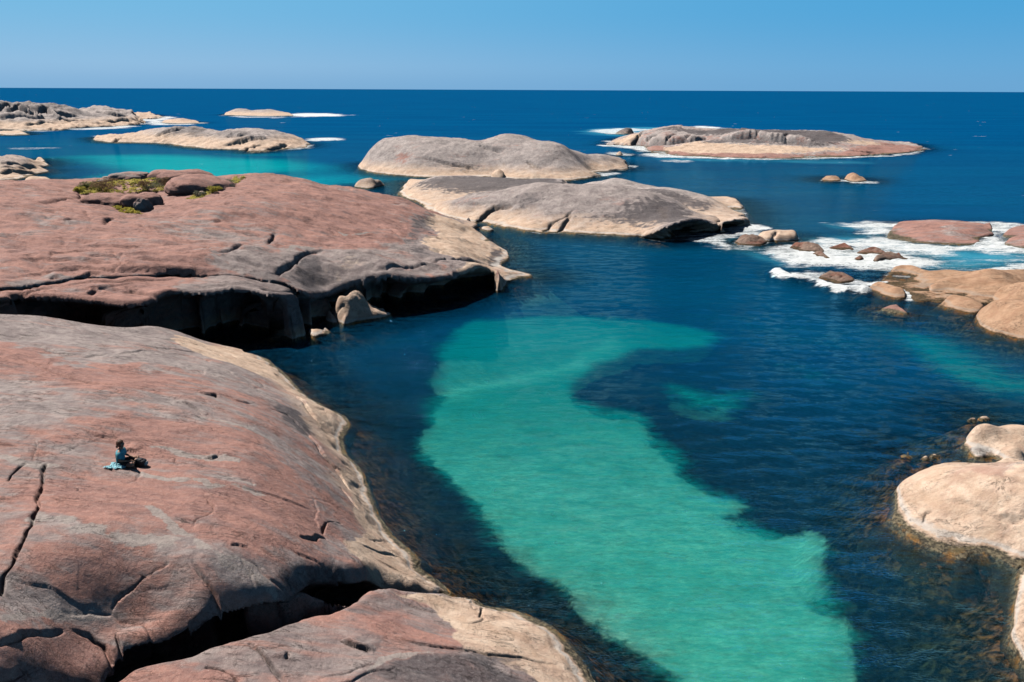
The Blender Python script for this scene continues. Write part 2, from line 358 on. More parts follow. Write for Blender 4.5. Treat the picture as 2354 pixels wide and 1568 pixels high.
# ---- near slab -----------------------------------------------------------
near = Rock('granite_slab', 'broad red-grey granite slab in the foreground that the seated person in blue rests on', 'rock slab',
  [(-260, 720, 4.9, 'e'), (-80, 730, 4.6, 'e'), (0, 734, 4.4, 'e'), (60, 734, 4.3, 'e'), (130, 740, 4.0, 'e'), (190, 753, 3.6, 'e'), (290, 762, 3.0, 'e'),
   (340, 758, 2.8, 'e'), (400, 769, 2.1, 'e'), (470, 793, 1.2, 'e'), (560, 812, .3, 'F'), (605, 822, 0), (640, 845, 0), (665, 870, 0), (700, 905, 0),
   (745, 935, 0), (790, 957, 0), (803, 985, 0), (786, 1010, 0), (792, 1040, 0), (832, 1082, 0), (853, 1130, 0), (872, 1180, 0), (898, 1220, 0),
   (937, 1252, 0), (968, 1282, 0), (966, 1303, 0), (1002, 1325, 0), (1048, 1362, 0), (1020, 1367, .1, 'F'), (960, 1362, .7, 'M'), (890, 1352, 1.2, 'c'),
   (839, 1343, 1.78, 'G'), (730, 1346, 2.78, 'G'), (657, 1388, 3.12, 'G'), (547, 1444, 2.80, 'G'), (438, 1481, 2.75, 'G'), (347, 1510, 2.75, 'G'),
   (274, 1543, 2.65, 'G'), (200, 1640, 2.6, 'G'), (60, 1800, 2.6, 'G'), (-250, 2100, 4), (-700, 1900, 5, 'B'), (-700, 1100, 6, 'B'), (-460, 760, 6, 'c')],
  [(300, 1078, 4.7), (100, 1000, 5.4), (0, 850, 5.2), (200, 820, 4.6), (400, 850, 3.9), (0, 770, 4.95), (500, 900, 3.9), (600, 900, 2.6), (560, 850, 2.2), (650, 900, 1.2), (700, 1000, 2.1), (640, 960, 2.9),
   (752, 985, .75), (740, 1040, 1.9), (780, 1130, 1.75), (830, 1130, .5), (700, 1150, 3.1), (600, 1050, 4.0), (835, 1215, 1.5), (880, 1240, .55), (450, 1250, 4.6), (200, 1300, 4.8),
   (0, 1200, 5.3), (100, 1500, 4.6), (300, 1460, 4.2), (0, 1568, 4.6), (400, 1415, 4.2), (490, 1368, 4.15), (600, 1362, 3.78), (700, 1330, 3.2), (800, 1310, 2.5), (780, 1250, 2.45), (450, 1320, 4.42), (600, 1290, 3.98), (700, 1260, 3.38), (300, 1400, 4.5), (550, 1362, 3.97), (650, 1356, 3.5), (740, 1316, 2.98), (905, 1320, 1.3), (860, 1290, 1.8), (930, 1290, .6), (975, 1330, .45), (-200, 1300, 5.4), (-300, 1000, 5.8)],
  cracks=[('C', T('F', [(285, 950), (272, 1050), (250, 1150), (228, 1240), (205, 1320), (160, 1390), (130, 1450), (105, 1510), (85, 1560)]), .03, .28, .03, .6),
   ('C', T('G', [(85, 400), (60, 470), (20, 520), (0, 640)]), .035, .3, .03, .6),
   ('x', T('F', [(175, 935), (130, 965), (100, 985), (55, 1010), (40, 1040)]), .05, .25, .06, .5),
   ('x', T('F', [(30, 255), (180, 305), (330, 370), (480, 415), (640, 450), (800, 480)]), .045, .16, .04, .6),
   ('x', T('F', [(650, 455), (820, 535), (1000, 590), (1200, 640)]), .03, .08, .03, .4),
   ('x', T('F', [(520, 270), (600, 262), (680, 270)]), .04, .14, .03, .4),
   ('x', T('F', [(1240, 495), (1300, 510), (1365, 515), (1370, 530)]), .05, .18, .15, .4),
   ('x', T('F', [(1100, 555), (1180, 570), (1260, 610), (1270, 640)]), .04, .16, .08, .4),
   ('x', T('F', [(1290, 895), (1330, 905), (1380, 890)]), .05, .16, .12, .3),
   ('x', T('F', [(780, 850), (820, 858), (865, 866)]), .07, .2, .12, .3),
   ('x', T('F', [(590, 762), (680, 765), (745, 775)]), .04, .14, .04, .4),
   ('x', T('F', [(1750, 480), (1860, 530), (1940, 600), (2000, 680)]), .10, .2, .10, .8),
   ('x', T('F', [(1700, 600), (1800, 620), (1880, 700), (1960, 790), (2040, 880), (2130, 990), (2200, 1100)]), .16, .42, .0, 1.0),
   ('x', T('F', [(2150, 1305), (2050, 1320), (2030, 1385)]), .08, .3, .12, .5),
   ('x', T('F', [(1890, 1410), (1980, 1425), (2000, 1405), (2060, 1415)]), .07, .3, .12, .5),
   ('x', T('F', [(1450, 1465), (1500, 1462), (1555, 1475)]), .05, .15, .07, .3),
   ('x', T('G', [(2080, 455), (2130, 480), (2190, 490)]), .06, .2, .08, .3),
   ('x', T('G', [(1210, 430), (1290, 540), (1360, 620), (1430, 710), (1500, 830), (1520, 900)]), .09, .3, .05, .4),
   ('x', T('G', [(1040, 825), (1100, 780), (1180, 755), (1250, 710), (1340, 655)]), .07, .35, .12, .5),
   ('x', T('G', [(1060, 390), (1065, 440), (1000, 470), (900, 520), (830, 600), (740, 650), (700, 720)]), .05, .10, .09, .6),
   ('x', T('G', [(0, 960), (120, 910), (260, 880), (400, 850)]), .07, .28, .12, .5),
   ('x', T('G', [(450, 850), (560, 890), (650, 950), (730, 1040)]), .11, .35, .05, .6),
   ('x', T('G', [(0, 1170), (80, 1140), (160, 1110)]), .06, .2, .08, .5),
   ('x', T('G', [(400, 740), (560, 738), (700, 745), (760, 790), (900, 810), (1030, 830)]), .06, .10, -.10, .6),
   ('x', T('G', [(720, 880), (780, 910), (850, 905)]), .07, .3, .12, .4),
   ('x', T('G', [(1570, 680), (1640, 660), (1760, 665), (1860, 640)]), .13, .5, .1, .5),
   ('x', T('H', [(350, 770), (430, 800), (560, 830), (650, 880)]), .05, .14, .06, .5),
   ('x', T('H', [(240, 440), (300, 520), (350, 580)]), .05, .14, .05, .5),
   ('v', T('F', [(0, 875), (100, 925), (200, 945), (400, 970)]), .16, 0),
   ('v', T('F', [(920, 825), (1060, 840), (1180, 880), (1300, 900), (1420, 905), (1540, 935)]), .20, 0),
   ('v', T('F', [(1250, 650), (1400, 680), (1530, 715), (1650, 765), (1800, 820)]), .16, 0),
   ('v', T('F', [(800, 985), (920, 1020), (1060, 1045), (1280, 1055), (1320, 1090), (1480, 1095), (1600, 1135), (1720, 1165)]), .12, 0),
   ('v', T('F', [(880, 1190), (980, 1230), (1040, 1290), (1100, 1350), (1200, 1410), (1300, 1490)]), .14, 0),
   ('v', T('F', [(210, 1270), (330, 1295), (480, 1310)]), .25, 0),
   ('v', T('G', [(420, 215), (560, 205), (680, 230), (780, 260), (900, 280), (1060, 285), (1220, 295)]), .28, 0),
   ('v', T('G', [(1220, 290), (1330, 370), (1420, 450), (1560, 500), (1680, 540), (1760, 600)]), .14, 0),
   ('v', T('G', [(1400, 410), (1520, 430), (1640, 480)]), .08, 0),
   ('v', T('G', [(0, 820), (150, 770), (330, 755), (450, 740), (700, 750)]), .10, 0),
   ('v', T('F', [(1450, 1045), (1540, 1075), (1640, 1110)]), .07, 0)],
  masks=[('r', T('F', [(-300, -50), (800, 60), (1400, 180), (1900, 420), (1500, 420), (900, 330), (480, 330), (0, 190)]), 1.6, .12),
   ('r', T('F', [(0, 200), (300, 260), (450, 350), (850, 330), (1100, 420), (900, 470), (500, 430), (0, 320)]), .9, .95),
   ('r', T('F', [(0, 430), (450, 500), (1000, 560), (1200, 640), (600, 620), (0, 620)]), 1.2, .25),
   ('r', T('F', [(300, 700), (900, 640), (1500, 740), (1800, 900), (1700, 1060), (900, 960), (300, 880)]), .9, .8),
   ('r', T('F', [(300, 1060), (1300, 1120), (1900, 1200), (1950, 1500), (1300, 1400), (800, 1300), (300, 1280)]), .8, .95),
   ('r', T('G', [(250, 300), (800, 300), (1050, 400), (850, 550), (600, 650), (250, 560)]), .7, .95),
   ('r', T('G', [(0, 980), (350, 880), (550, 950), (700, 1060), (650, 1177), (0, 1300)]), .5, 1.0),
   ('r', T('G', [(0, 560), (450, 600), (680, 700), (400, 740), (50, 760)]), .5, .2),
   ('r', T('G', [(1500, 60), (2000, 100), (2050, 300), (1500, 350), (1300, 250)]), .6, .95),
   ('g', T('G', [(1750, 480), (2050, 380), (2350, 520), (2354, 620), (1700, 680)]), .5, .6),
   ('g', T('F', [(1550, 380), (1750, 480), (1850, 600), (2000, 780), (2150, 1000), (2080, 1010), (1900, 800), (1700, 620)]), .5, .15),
   ('g', T('F', [(1700, 560), (1870, 600), (1960, 720), (1900, 760)]), .3, .75),  # dark hollow: its shade is put into the rock colour
   ('b', T('F', [(1100, 140), (1300, 180), (1560, 240), (1750, 320), (1900, 450), (2150, 600), (2180, 800), (2100, 850), (1950, 640), (1800, 470), (1500, 330), (1200, 230)]), .5, .9),
   ('b', T('F', [(2130, 1010), (2200, 1130), (2260, 1300), (2350, 1480), (2500, 1500), (2350, 1200), (2200, 960)]), .3, .9),
   ('b', T('G', [(2180, 330), (2330, 440), (2560, 520), (2800, 600), (2780, 560), (2500, 380), (2300, 250)]), .3, .9)],
  base=(.5, 0, 0), band=.75, c=1.2, lam=.05, dth=.00085, dr=.0017, amp=(.13, 5), pale=.3, scal=.06, shelf=1.0, ws=.45, rand=85, seed=3)

# ---- lower slab ----------------------------------------------------------
lower = Rock('granite_slab', 'low granite slab with a cream shoulder at the bottom edge, below the dark gap', 'rock slab',
  [(240, 1610, 2.5, 'k2'), (279, 1572, 2.6, 'k2'), (328, 1545, 2.65, 'k2'), (420, 1532, 2.7, 'k2'), (474, 1503, 2.75, 'k2'), (569, 1479, 2.7, 'k2'), (693, 1437, 2.3, 'k2'),
   (766, 1420, 2.1, 'k2'), (812, 1402, 1.8, 'k2'), (850, 1380, 1.3, 'c'), (910, 1370, 1.0, 'M'), (1000, 1370, .6, 'M'), (1060, 1372, .3, 'F'), (1095, 1378, 0), (1112, 1390, 0), (1156, 1394, 0),
   (1204, 1406, 0), (1251, 1430, 0), (1291, 1462, 0), (1323, 1501, 0), (1355, 1541, 0), (1378, 1572, 0), (1420, 1640, 0), (1450, 1800, 0), (1300, 2300, 0), (300, 2400, 2.4, 'B'), (100, 1850, 2.0, 'c')],
  [(900, 1430, 2.1), (1000, 1480, 1.95), (1120, 1440, 1.05), (1100, 1520, 1.7), (1230, 1520, .85), (600, 1540, 3.1), (450, 1560, 3.1), (800, 1530, 2.7), (750, 1460, 2.6), (1250, 1600, 1.1), (500, 1700, 3.3), (900, 1700, 2.7), (1020, 1400, .95)],
  cracks=[('x', T('G', [(1490, 1180), (1470, 1150), (1400, 1110), (1300, 1085)]), .10, .35, .1, .5),
   ('x', T('G', [(1570, 930), (1650, 1010), (1720, 1090), (1800, 1177)]), .12, .3, .05, .5),
   ('x', T('G', [(2150, 925), (2240, 960), (2354, 985)]), .07, .2, .1, .4),
   ('x', T('H', [(520, 1290), (700, 1345), (900, 1370), (1100, 1405), (1300, 1430), (1500, 1480)]), .05, .16, .05, .5),
   ('x', T('H', [(1040, 1190), (1050, 1150), (1070, 1125)]), .07, .2, 0, .5),
   ('x', T('H', [(240, 1330), (330, 1370), (430, 1400)]), .06, .2, .12, .4),
   ('x', T('G', [(1800, 1050), (1820, 1020), (1810, 1000)]), .04, .2, .1, .3),
   ('v', T('H', [(400, 1568), (480, 1440), (560, 1410), (800, 1400)]), .12, 0)],
  masks=[('b', T('H', [(560, 1060), (900, 1060), (1080, 1110), (1400, 1200), (1600, 1380), (1740, 1580), (1500, 1640), (1200, 1440), (960, 1370), (900, 1260), (760, 1130)]), .35, 1),
   ('r', T('H', [(380, 1160), (560, 1160), (700, 1280), (560, 1290), (420, 1230)]), .4, .9),
   ('r', T('G', [(760, 1170), (950, 1090), (1350, 1090), (1480, 1180), (800, 1300)]), .4, 1.0),
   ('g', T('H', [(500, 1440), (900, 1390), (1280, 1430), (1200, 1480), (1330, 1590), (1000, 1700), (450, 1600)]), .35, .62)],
  base=(.38, 0, 0), band=.2, c=1.6, dth=.0009, dr=.0017, amp=(.07, 4), rand=30, shelf=1.0, scal=.05, ws=.45, seed=14)

# broken ledge wedged in the gap
wedge = Rock('broken_ledge', 'rough brown ledge of broken rock wedged in the dark gap under the foreground slab', 'rock ledge',
  [p+('k2',) for p in T('G', [(1560, 705, 2.85), (1700, 682, 2.72), (1760, 668, 2.66), (1850, 650, 2.6), (1950, 655, 2.52), (2040, 660, 2.4), (2150, 695, 2.0), (2235, 728, 1.6), (2080, 775, 1.7), (1900, 805, 1.95), (1700, 850, 2.2), (1560, 855, 2.35)])],
  [], cracks=[('x', T('G', [(1730, 670), (1770, 730), (1800, 790)]), .06, .2, .1, .3), ('x', T('G', [(1900, 740), (1960, 720), (2060, 690), (2100, 700)]), .05, .2, .12, .3)],
  base=(.4, .2, 0), band=0, dth=.001, dr=.002, amp=(.1, 1.2), rand=8, seed=21, shore=False)

# ---- headland ------------------------------------------------------------
head = Rock('granite_headland', 'big pink-red granite headland with a grey smoothed shoulder above a dark overhang', 'rock headland',
  [(-300, 662, 5.2, 'k'), (0, 672, 4.6, 'k'), (107, 661, 4.5, 'k'), (200, 648, 4.5, 'k'), (307, 645, 4.3, 'k'), (400, 639, 4.2, 'k'), (490, 643, 4.0, 'k'), (600, 652, 3.6, 'k'), (650, 657, 3.3, 'k'), (690, 672, 2.8, 'k'),
   (722, 690, 1.9, 'C'), (752, 690, 1.6, 'C'), (795, 671, 1.9, 'C'), (850, 657, 2.3, 'C'), (918, 650, 2.4, 'C'), (1010, 646, 2.1, 'C'), (1070, 635, 1.9, 'C'),
   (1117, 622, 1.7, 'C'), (1142, 630, 1.4, 'C'), (1150, 648, .9, 'c'), (1160, 650, .2, 'F'), (1195, 641, 0), (1228, 636, 0), (1190, 625, 0), (1150, 610, 0), (1172, 594, 0), (1150, 570, 0), (1120, 548, 0),
   (1085, 533, 0, 'M'), (1095, 520, 0, 'M'), (1010, 510, 0, 'B'), (930, 480, 0, 'B'), (820, 455, 0, 'B'), (600, 436, 0, 'B'), (300, 430, .5, 'B'), (0, 430, .5, 'B'), (-300, 425, 1, 'B'), (-420, 500, 4, 'B')],
  [(550, 407, 7.0), (636, 408, 6.8), (694, 413, 6.3), (765, 430, 5.4), (857, 443, 4.2), (933, 460, 3.1), (1010, 491, 1.9), (1071, 520, .95), (1105, 548, .35),
   (0, 417, 6.9), (60, 417, 7.0), (130, 422, 6.8), (215, 452, 5.9), (280, 470, 5.5), (300, 430, 6.2), (400, 440, 6.0), (430, 470, 6.2), (480, 455, 6.4), (330, 498, 5.6), (-200, 425, 7.2), (200, 480, 6.3), (100, 460, 6.9),
   (0, 560, 5.9), (150, 560, 5.8), (300, 560, 5.6), (450, 560, 5.4), (600, 560, 4.9), (700, 540, 4.6), (800, 520, 4.2), (900, 520, 3.5), (1000, 540, 2.6), (1060, 570, 1.8), (1110, 590, .9),
   (0, 630, 5.2), (200, 615, 5.1), (400, 610, 5.0), (550, 615, 4.6), (610, 625, 4.1), (680, 595, 4.3), (700, 640, 3.3), (740, 610, 3.7), (750, 640, 3.0), (700, 660, 2.9), (770, 655, 2.5), (850, 620, 3.5), (900, 600, 3.5), (1000, 595, 2.9), (1060, 605, 2.3), (500, 480, 6.4), (600, 470, 6.4), (700, 470, 5.8), (800, 480, 4.9)],
  cracks=[('x', T('E', [(220, 620), (240, 560), (265, 500)]), .09, .5, .2, .7),
   ('x', T('E', [(230, 825), (290, 800), (380, 745), (430, 700), (520, 665), (640, 655)]), .16, .6, .15, 1.2),
   ('x', T('E', [(430, 960), (330, 905), (200, 900)]), .2, .4, .0, 1),
   ('x', T('E', [(1000, 800), (1100, 780), (1260, 755), (1400, 750), (1500, 770), (1600, 815), (1640, 805)]), .13, .4, .15, .9),
   ('x', T('E', [(1450, 735), (1550, 720), (1650, 712), (1740, 730), (1860, 745)]), .3, .5, .15, 1.2),
   ('x', T('E', [(740, 175), (800, 185), (860, 205)]), .1, .3, .3, .8),
   ('x', T('E', [(1400, 550), (1480, 560), (1550, 565)]), .1, .3, .15, .6),
   ('x', T('E', [(1150, 295), (1210, 300), (1240, 310)]), .1, .3, .15, .6),
   ('x', T('E', [(1450, 480), (1550, 530), (1640, 560), (1720, 600)]), .1, .25, .12, .6),
   ('x', T('E', [(1050, 470), (1150, 510), (1200, 540)]), .1, .25, .12, .6),
   ('x', T('D', [(210, 285), (340, 285), (420, 275), (500, 262), (605, 275), (605, 245), (480, 220), (330, 205)]), .12, .5, .2, .8),
   ('x', T('D', [(300, 330), (400, 345), (450, 380), (480, 390)]), .12, .35, .2, .8),
   ('x', T('D', [(0, 310), (100, 305), (220, 335), (330, 390), (340, 410)]), .10, .15, -.3, 1.5),
   ('x', T('D', [(480, 430), (540, 420), (600, 430)]), .16, .5, .2, .8),
   ('x', T('D', [(790, 460), (800, 425), (870, 410)]), .14, .4, .2, .8),
   ('x', T('D', [(380, 720), (390, 680), (500, 650), (700, 630), (900, 680), (1200, 700)]), .08, .15, .2, 1),
   ('x', T('D', [(0, 740), (300, 725), (560, 715), (800, 740), (1000, 780)]), .08, .15, .18, 1),
   ('x', T('D', [(0, 850), (300, 810), (600, 780), (900, 800), (1300, 800), (1700, 805)]), .09, .2, .25, 1),
   ('x', T('D', [(1530, 545), (1600, 560)]), .08, .3, .15, .5), ('x', T('D', [(1300, 485), (1420, 505), (1500, 520)]), .09, .3, .15, .6),
   ('x', T('D', [(1620, 670), (1710, 655), (1740, 630), (1830, 610)]), .09, .35, .15, .7),
   ('x', T('D', [(1400, 630), (1500, 620), (1600, 650)]), .08, .25, .12, .6),
   ('x', T('D', [(1000, 740), (1180, 740), (1300, 745)]), .07, .25, .1, .6),
   ('x', T('D', [(370, 860), (410, 845), (450, 850)]), .12, .35, .2, .5), ('x', T('D', [(620, 840), (680, 815), (760, 825)]), .12, .35, .2, .5),
   ('x', T('D', [(1600, 430), (1660, 415)]), .08, .3, .15, .6), ('x', T('D', [(1680, 295), (1740, 285)]), .08, .3, .15, .6),
   ('x', T('D', [(1560, 440), (1700, 480), (1900, 520), (2000, 540)]), .10, .12, .12, 1.2),
   ('v', T('E', [(1090, 345), (1160, 370), (1260, 410)]), .2, 0), ('v', T('E', [(340, 655), (420, 640), (600, 645)]), .25, 0), ('v', T('E', [(1200, 425), (1250, 435)]), .3, 0), ('v', T('E', [(730, 495), (780, 520), (1000, 520)]), .15, 0)],
  masks=[('r', T('D', [(0, 480), (500, 470), (900, 520), (1300, 560), (1000, 600), (500, 560), (0, 560)]), 1.5, .6), ('r', T('D', [(1250, 440), (1900, 430), (2100, 520), (2000, 620), (1500, 620), (1300, 540)]), 1.8, .55), ('r', T('D', [(200, 340), (600, 420), (900, 480), (600, 500), (300, 430)]), 1.2, .6),
   ('r', T('D', [(0, 880), (400, 830), (900, 830), (1400, 820), (1200, 860), (600, 880), (200, 930), (0, 950)]), .9, .35), ('w', T('D', [(1700, 330), (2200, 300), (2500, 420), (2000, 480)]), 3, .2),
   ('r', T('E', [(-100, 600), (250, 640), (700, 640), (1100, 600), (1450, 500), (1300, 420), (1900, 400), (2000, 800), (1200, 900), (600, 1000), (-100, 850)]), 1.8, .1),
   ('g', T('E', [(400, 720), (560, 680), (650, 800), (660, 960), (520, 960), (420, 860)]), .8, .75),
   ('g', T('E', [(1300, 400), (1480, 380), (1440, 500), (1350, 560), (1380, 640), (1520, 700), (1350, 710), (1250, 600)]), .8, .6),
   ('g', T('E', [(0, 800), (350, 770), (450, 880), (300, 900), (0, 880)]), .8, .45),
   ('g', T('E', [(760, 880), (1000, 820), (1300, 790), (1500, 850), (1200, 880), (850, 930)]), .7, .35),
   ('b', T('E', [(1480, 380), (1760, 490), (1900, 600), (1860, 720), (1600, 700), (1440, 640), (1370, 570), (1500, 520), (1380, 430)]), .8, .8),
   ('b', T('E', [(640, 760), (900, 700), (1000, 740), (900, 830), (680, 900)]), .9, .42),
   ('b', T('E', [(1640, 800), (1850, 740), (1930, 800), (1700, 840)]), .5, .7),
   ('g', T('E', [(1870, 660), (1960, 640), (1980, 740), (1860, 760)]), .4, .75),
   ('g', T('E', [(1960, 800), (2100, 790), (2150, 850), (1980, 880)]), .6, .45)],
  base=(.88, 0, 0), band=.35, c=3.0, lam=.05, dth=.0011, dr=.0024, amp=(.30, 7), rand=120, randw=(.05, .18, .11), seed=31, pale=.2, scal=.26, ws=.5, mid=(.1, 1.8))

# ---- ledge under the headland -------------------------------------------
ledge = Rock('granite_ledge', 'long low red ledge split from the headland by a crack, above the dark sea cave', 'rock ledge',
  [(-300, 690, 4.8, 'C')]+[p+('C',) for p in T('D', [(0, 1050, 4.2), (100, 1015, 4.25), (230, 1020, 4.2), (360, 1025, 4.1), (560, 1045, 3.95), (700, 1060, 3.85), (850, 1075, 3.75), (1000, 1080, 3.65), (1100, 1065, 3.65), (1200, 1010, 3.75), (1300, 985, 3.75), (1500, 990, 3.6),
   (1700, 967, 3.6), (1900, 972, 3.45), (2050, 1000, 3.2), (2240, 990, 3.0)])]+[p+('C',) for p in T('E', [(200, 992, 2.9), (330, 1006, 2.7)])]+[p+('C',) for p in T('E', [(430, 985, 2.5), (510, 1000, 2.1), (570, 1030, 1.8)])]+[p+('B',) for p in T('E', [(640, 985, 1.7), (620, 930, 2.0), (500, 890, 2.4)])]+[(600, 622, 2.9, 'B'), (400, 606, 3.3, 'B'), (200, 612, 3.6, 'B'), (0, 632, 3.8, 'B'), (-300, 625, 4.1, 'B')],
  [(0, 676, 4.6), (107, 665, 4.55), (200, 652, 4.55), (307, 649, 4.35), (400, 643, 4.25), (490, 647, 4.05), (600, 656, 3.6), (650, 661, 3.3), (688, 676, 2.7), (100, 684, 4.5), (300, 668, 4.25), (500, 664, 3.9), (650, 672, 3.1), (-300, 672, 5.0)],
  cracks=[('x', T('D', [(470, 920), (640, 885), (980, 878), (1180, 868), (1340, 850)]), .07, .25, .14, .6), ('x', T('D', [(660, 975), (700, 950), (770, 945)]), .12, .5, .2, .5),
   ('x', T('D', [(910, 955), (990, 940), (1100, 970), (1200, 980)]), .07, .25, .15, .6), ('x', T('D', [(0, 975), (200, 960), (300, 930), (420, 930)]), .06, .2, .1, .5)],
  masks=[('r', T('D', [(1350, 860), (2240, 900), (2700, 1100), (2240, 1020), (1500, 990)]), 1.0, .15), ('g', T('D', [(1900, 930), (2240, 930), (2240, 1000), (1900, 980)]), .6, .35)],
  base=(.85, 0, 0), band=.3, c=2.4, dth=.0011, dr=.0022, amp=(.14, 3.5), rand=35, randw=(.04, .2, .08), ws=.6, scal=.15, seed=41)

# ---- islets and emergent rocks ------------------------------------------
def islet(name, label, cat, front, sil, pd, ridge=.45, edge='M', back='B', cap=99, extra=(), **kw):
    """front: waterline nearest the viewer, sil: skyline, both left to right; pd: depth of the rock in metres."""
    f = np.array([q[:2] for q in front], float); sl = np.array(sil, float); u0, u1 = f[0, 0], f[-1, 0]
    fe = kw.pop('fedge', 'S')
    poly = [(q[0], q[1], q[3] if len(q) > 3 else 0, q[2] if len(q) > 2 else fe) for q in front]; ctrl = []; bk = []
    for u, v in sl:
        if not (u0+1e-3 < u < u1-1e-3): continue
        xn = (u-(u0+u1)/2)/((u1-u0)/2); k = math.sqrt(max(.0, 1-xn**2))**.8
        vf = np.interp(u, f[:, 0], f[:, 1]); p = G(u, vf, 0); Df = np.hypot(*p); az = p/Df
        d = ray(u, v); td = -d[2]/math.hypot(d[0], d[1]); P = pd*max(k, .15)
        D = Df+ridge*P; z = min(CAM_H-D*td, cap)
        z = max(z, min(.12, cap))
        bk.append(('w', az[0]*(Df+P), az[1]*(Df+P), 0, back)); ctrl.append(('w', az[0]*D, az[1]*D, z))
    return Rock(name, label, cat, poly+bk[::-1], list(ctrl)+list(extra), c=kw.pop('c', pd*.12), **kw)

isl = dict(dth=.0011, dr=.0018, rand=0, pale=.8)
dome = islet('granite_islet', 'pale dome-shaped granite islet in mid water, the farther and whiter of the two big domes', 'islet',
  T('B', [(118, 292), (200, 320), (300, 332), (400, 340), (550, 347), (700, 346), (800, 342), (860, 350), (1000, 356), (1100, 356), (1200, 362), (1300, 350), (1390, 335), (1340, 322), (1440, 312), (1535, 297)]),
  T('B', [(118, 292), (140, 250), (160, 218), (200, 201), (260, 180), (330, 156), (410, 148), (480, 141), (520, 140), (560, 147), (610, 141), (650, 140), (700, 148), (750, 161), (790, 148), (850, 131), (900, 126), (950, 135), (1000, 146), (1100, 156), (1200, 186), (1340, 226), (1450, 241), (1535, 297)]),
  42, ridge=.42, base=(.05, 0, .0), band=.8, seed=51, amp=(.5, 14), mid=(.15, 3), warp=.4,
  cracks=[('x', T('B', [(750, 175), (820, 190), (880, 205)]), .3, 1.0, .5, 2), ('x', T('B', [(1000, 260), (1040, 290), (1080, 310)]), .25, .6, .3, 2), ('x', T('B', [(450, 250), (600, 275), (760, 290)]), .3, .5, .3, 2)],
  masks=[('g', T('B', [(200, 215), (330, 170), (300, 240), (250, 270), (190, 260)]), 2, .4), ('g', T('B', [(420, 260), (560, 240), (700, 250), (820, 300), (700, 310), (480, 290)]), 2, .5), ('g', T('B', [(1100, 230), (1250, 215), (1350, 240), (1300, 270), (1150, 270), (950, 280), (900, 260)]), 2, .5),
         ('r', T('B', [(310, 230), (370, 225), (370, 265), (310, 265)]), 1.5, .8)], **dict(isl, pale=.68))
dback = islet('granite_islet', 'low dark-topped granite slab tucked between the two big domes', 'islet',
  T('B', [(332, 432), (420, 480), (520, 540), (700, 560), (900, 560), (1100, 540), (1215, 388)]),
  T('B', [(332, 432), (360, 400), (400, 377), (480, 356), (600, 346), (700, 345), (800, 347), (1000, 352), (1100, 360), (1160, 370), (1215, 388)]),
  46, ridge=.62, base=(.05, .1, .0), band=.6, seed=53, amp=(.25, 9), warp=.3,
  masks=[('g', T('B', [(400, 378), (600, 340), (1000, 345), (1220, 390), (1000, 420), (700, 430), (560, 415), (430, 400)]), 2.5, .75)], **isl)
dright = islet('granite_islet', 'tall grey granite dome behind the near dome, its right end falling to white surf', 'islet',
  T('B', [(1250, 470), (1500, 560), (1800, 630), (1980, 612, 'C', .6), (2040, 580, 'C', 1.5), (2090, 572, 'C', 1.4), (2130, 574, 'C', .9), (2152, 590, 'c', .1)]),
  T('B', [(1250, 400), (1280, 382), (1370, 360), (1450, 351), (1520, 361), (1600, 391), (1680, 396), (1750, 401), (1850, 431), (1950, 451), (2020, 482), (2080, 522), (2130, 558), (2152, 590)]),
  34, ridge=.6, base=(.05, .12, .0), band=.5, seed=57, amp=(.3, 8), warp=.3,
  masks=[('g', T('B', [(1500, 380), (1700, 400), (1850, 440), (1980, 490), (1900, 520), (1700, 440)]), 1.5, .7)], **isl)
dfront = islet('granite_islet', 'large smooth grey and cream granite dome across the pool from the headland', 'islet',
  T('B', [(505, 520), (560, 548), (620, 562), (690, 592), (760, 582), (850, 600), (900, 610), (1000, 627), (1080, 638), (1150, 636), (1250, 640), (1400, 648), (1500, 652), (1590, 655, 'M', 0), (1670, 640, 'C', .8), (1750, 606, 'C', 1.7), (1840, 582, 'C', 2.0), (1920, 578, 'C', 1.7), (1980, 594, 'C', 1.1), (2010, 612, 'c', .2)]),
  T('B', [(505, 505), (560, 480), (620, 462), (700, 436), (780, 415), (850, 404), (920, 394), (1000, 389), (1100, 386), (1200, 381), (1300, 381), (1380, 384), (1500, 401), (1600, 420), (1700, 441), (1780, 470), (1850, 502), (1920, 540), (1970, 562), (2010, 612)]),
  27, ridge=.5, base=(.0, .12, .0), band=.55, seed=59, amp=(.28, 7), warp=.25, mid=(.08, 2),
  cracks=[('x', T('B', [(1085, 628), (1130, 590), (1200, 555), (1230, 520), (1255, 505)]), .16, .5, -.25, .8), ('x', T('B', [(1160, 630), (1200, 590), (1235, 540)]), .14, .5, .1, .8),
          ('x', T('B', [(735, 580), (760, 560), (800, 520), (840, 500), (930, 490)]), .3, .9, .35, 1.2), ('x', T('B', [(570, 500), (700, 485), (900, 480)]), .1, .2, .15, 1)],
  masks=[('g', T('B', [(940, 440), (1050, 430), (1200, 420), (1100, 450), (1000, 500), (940, 490)]), .8, .55), ('g', T('B', [(1300, 555), (1450, 530), (1550, 480), (1700, 450), (1850, 520), (1900, 560), (1750, 580), (1650, 600), (1500, 580), (1350, 580)]), 2.2, .8),
         ('b', T('B', [(1680, 500), (1740, 500), (1740, 560), (1700, 560)]), .5, .6)], **dict(isl, pale=.5))

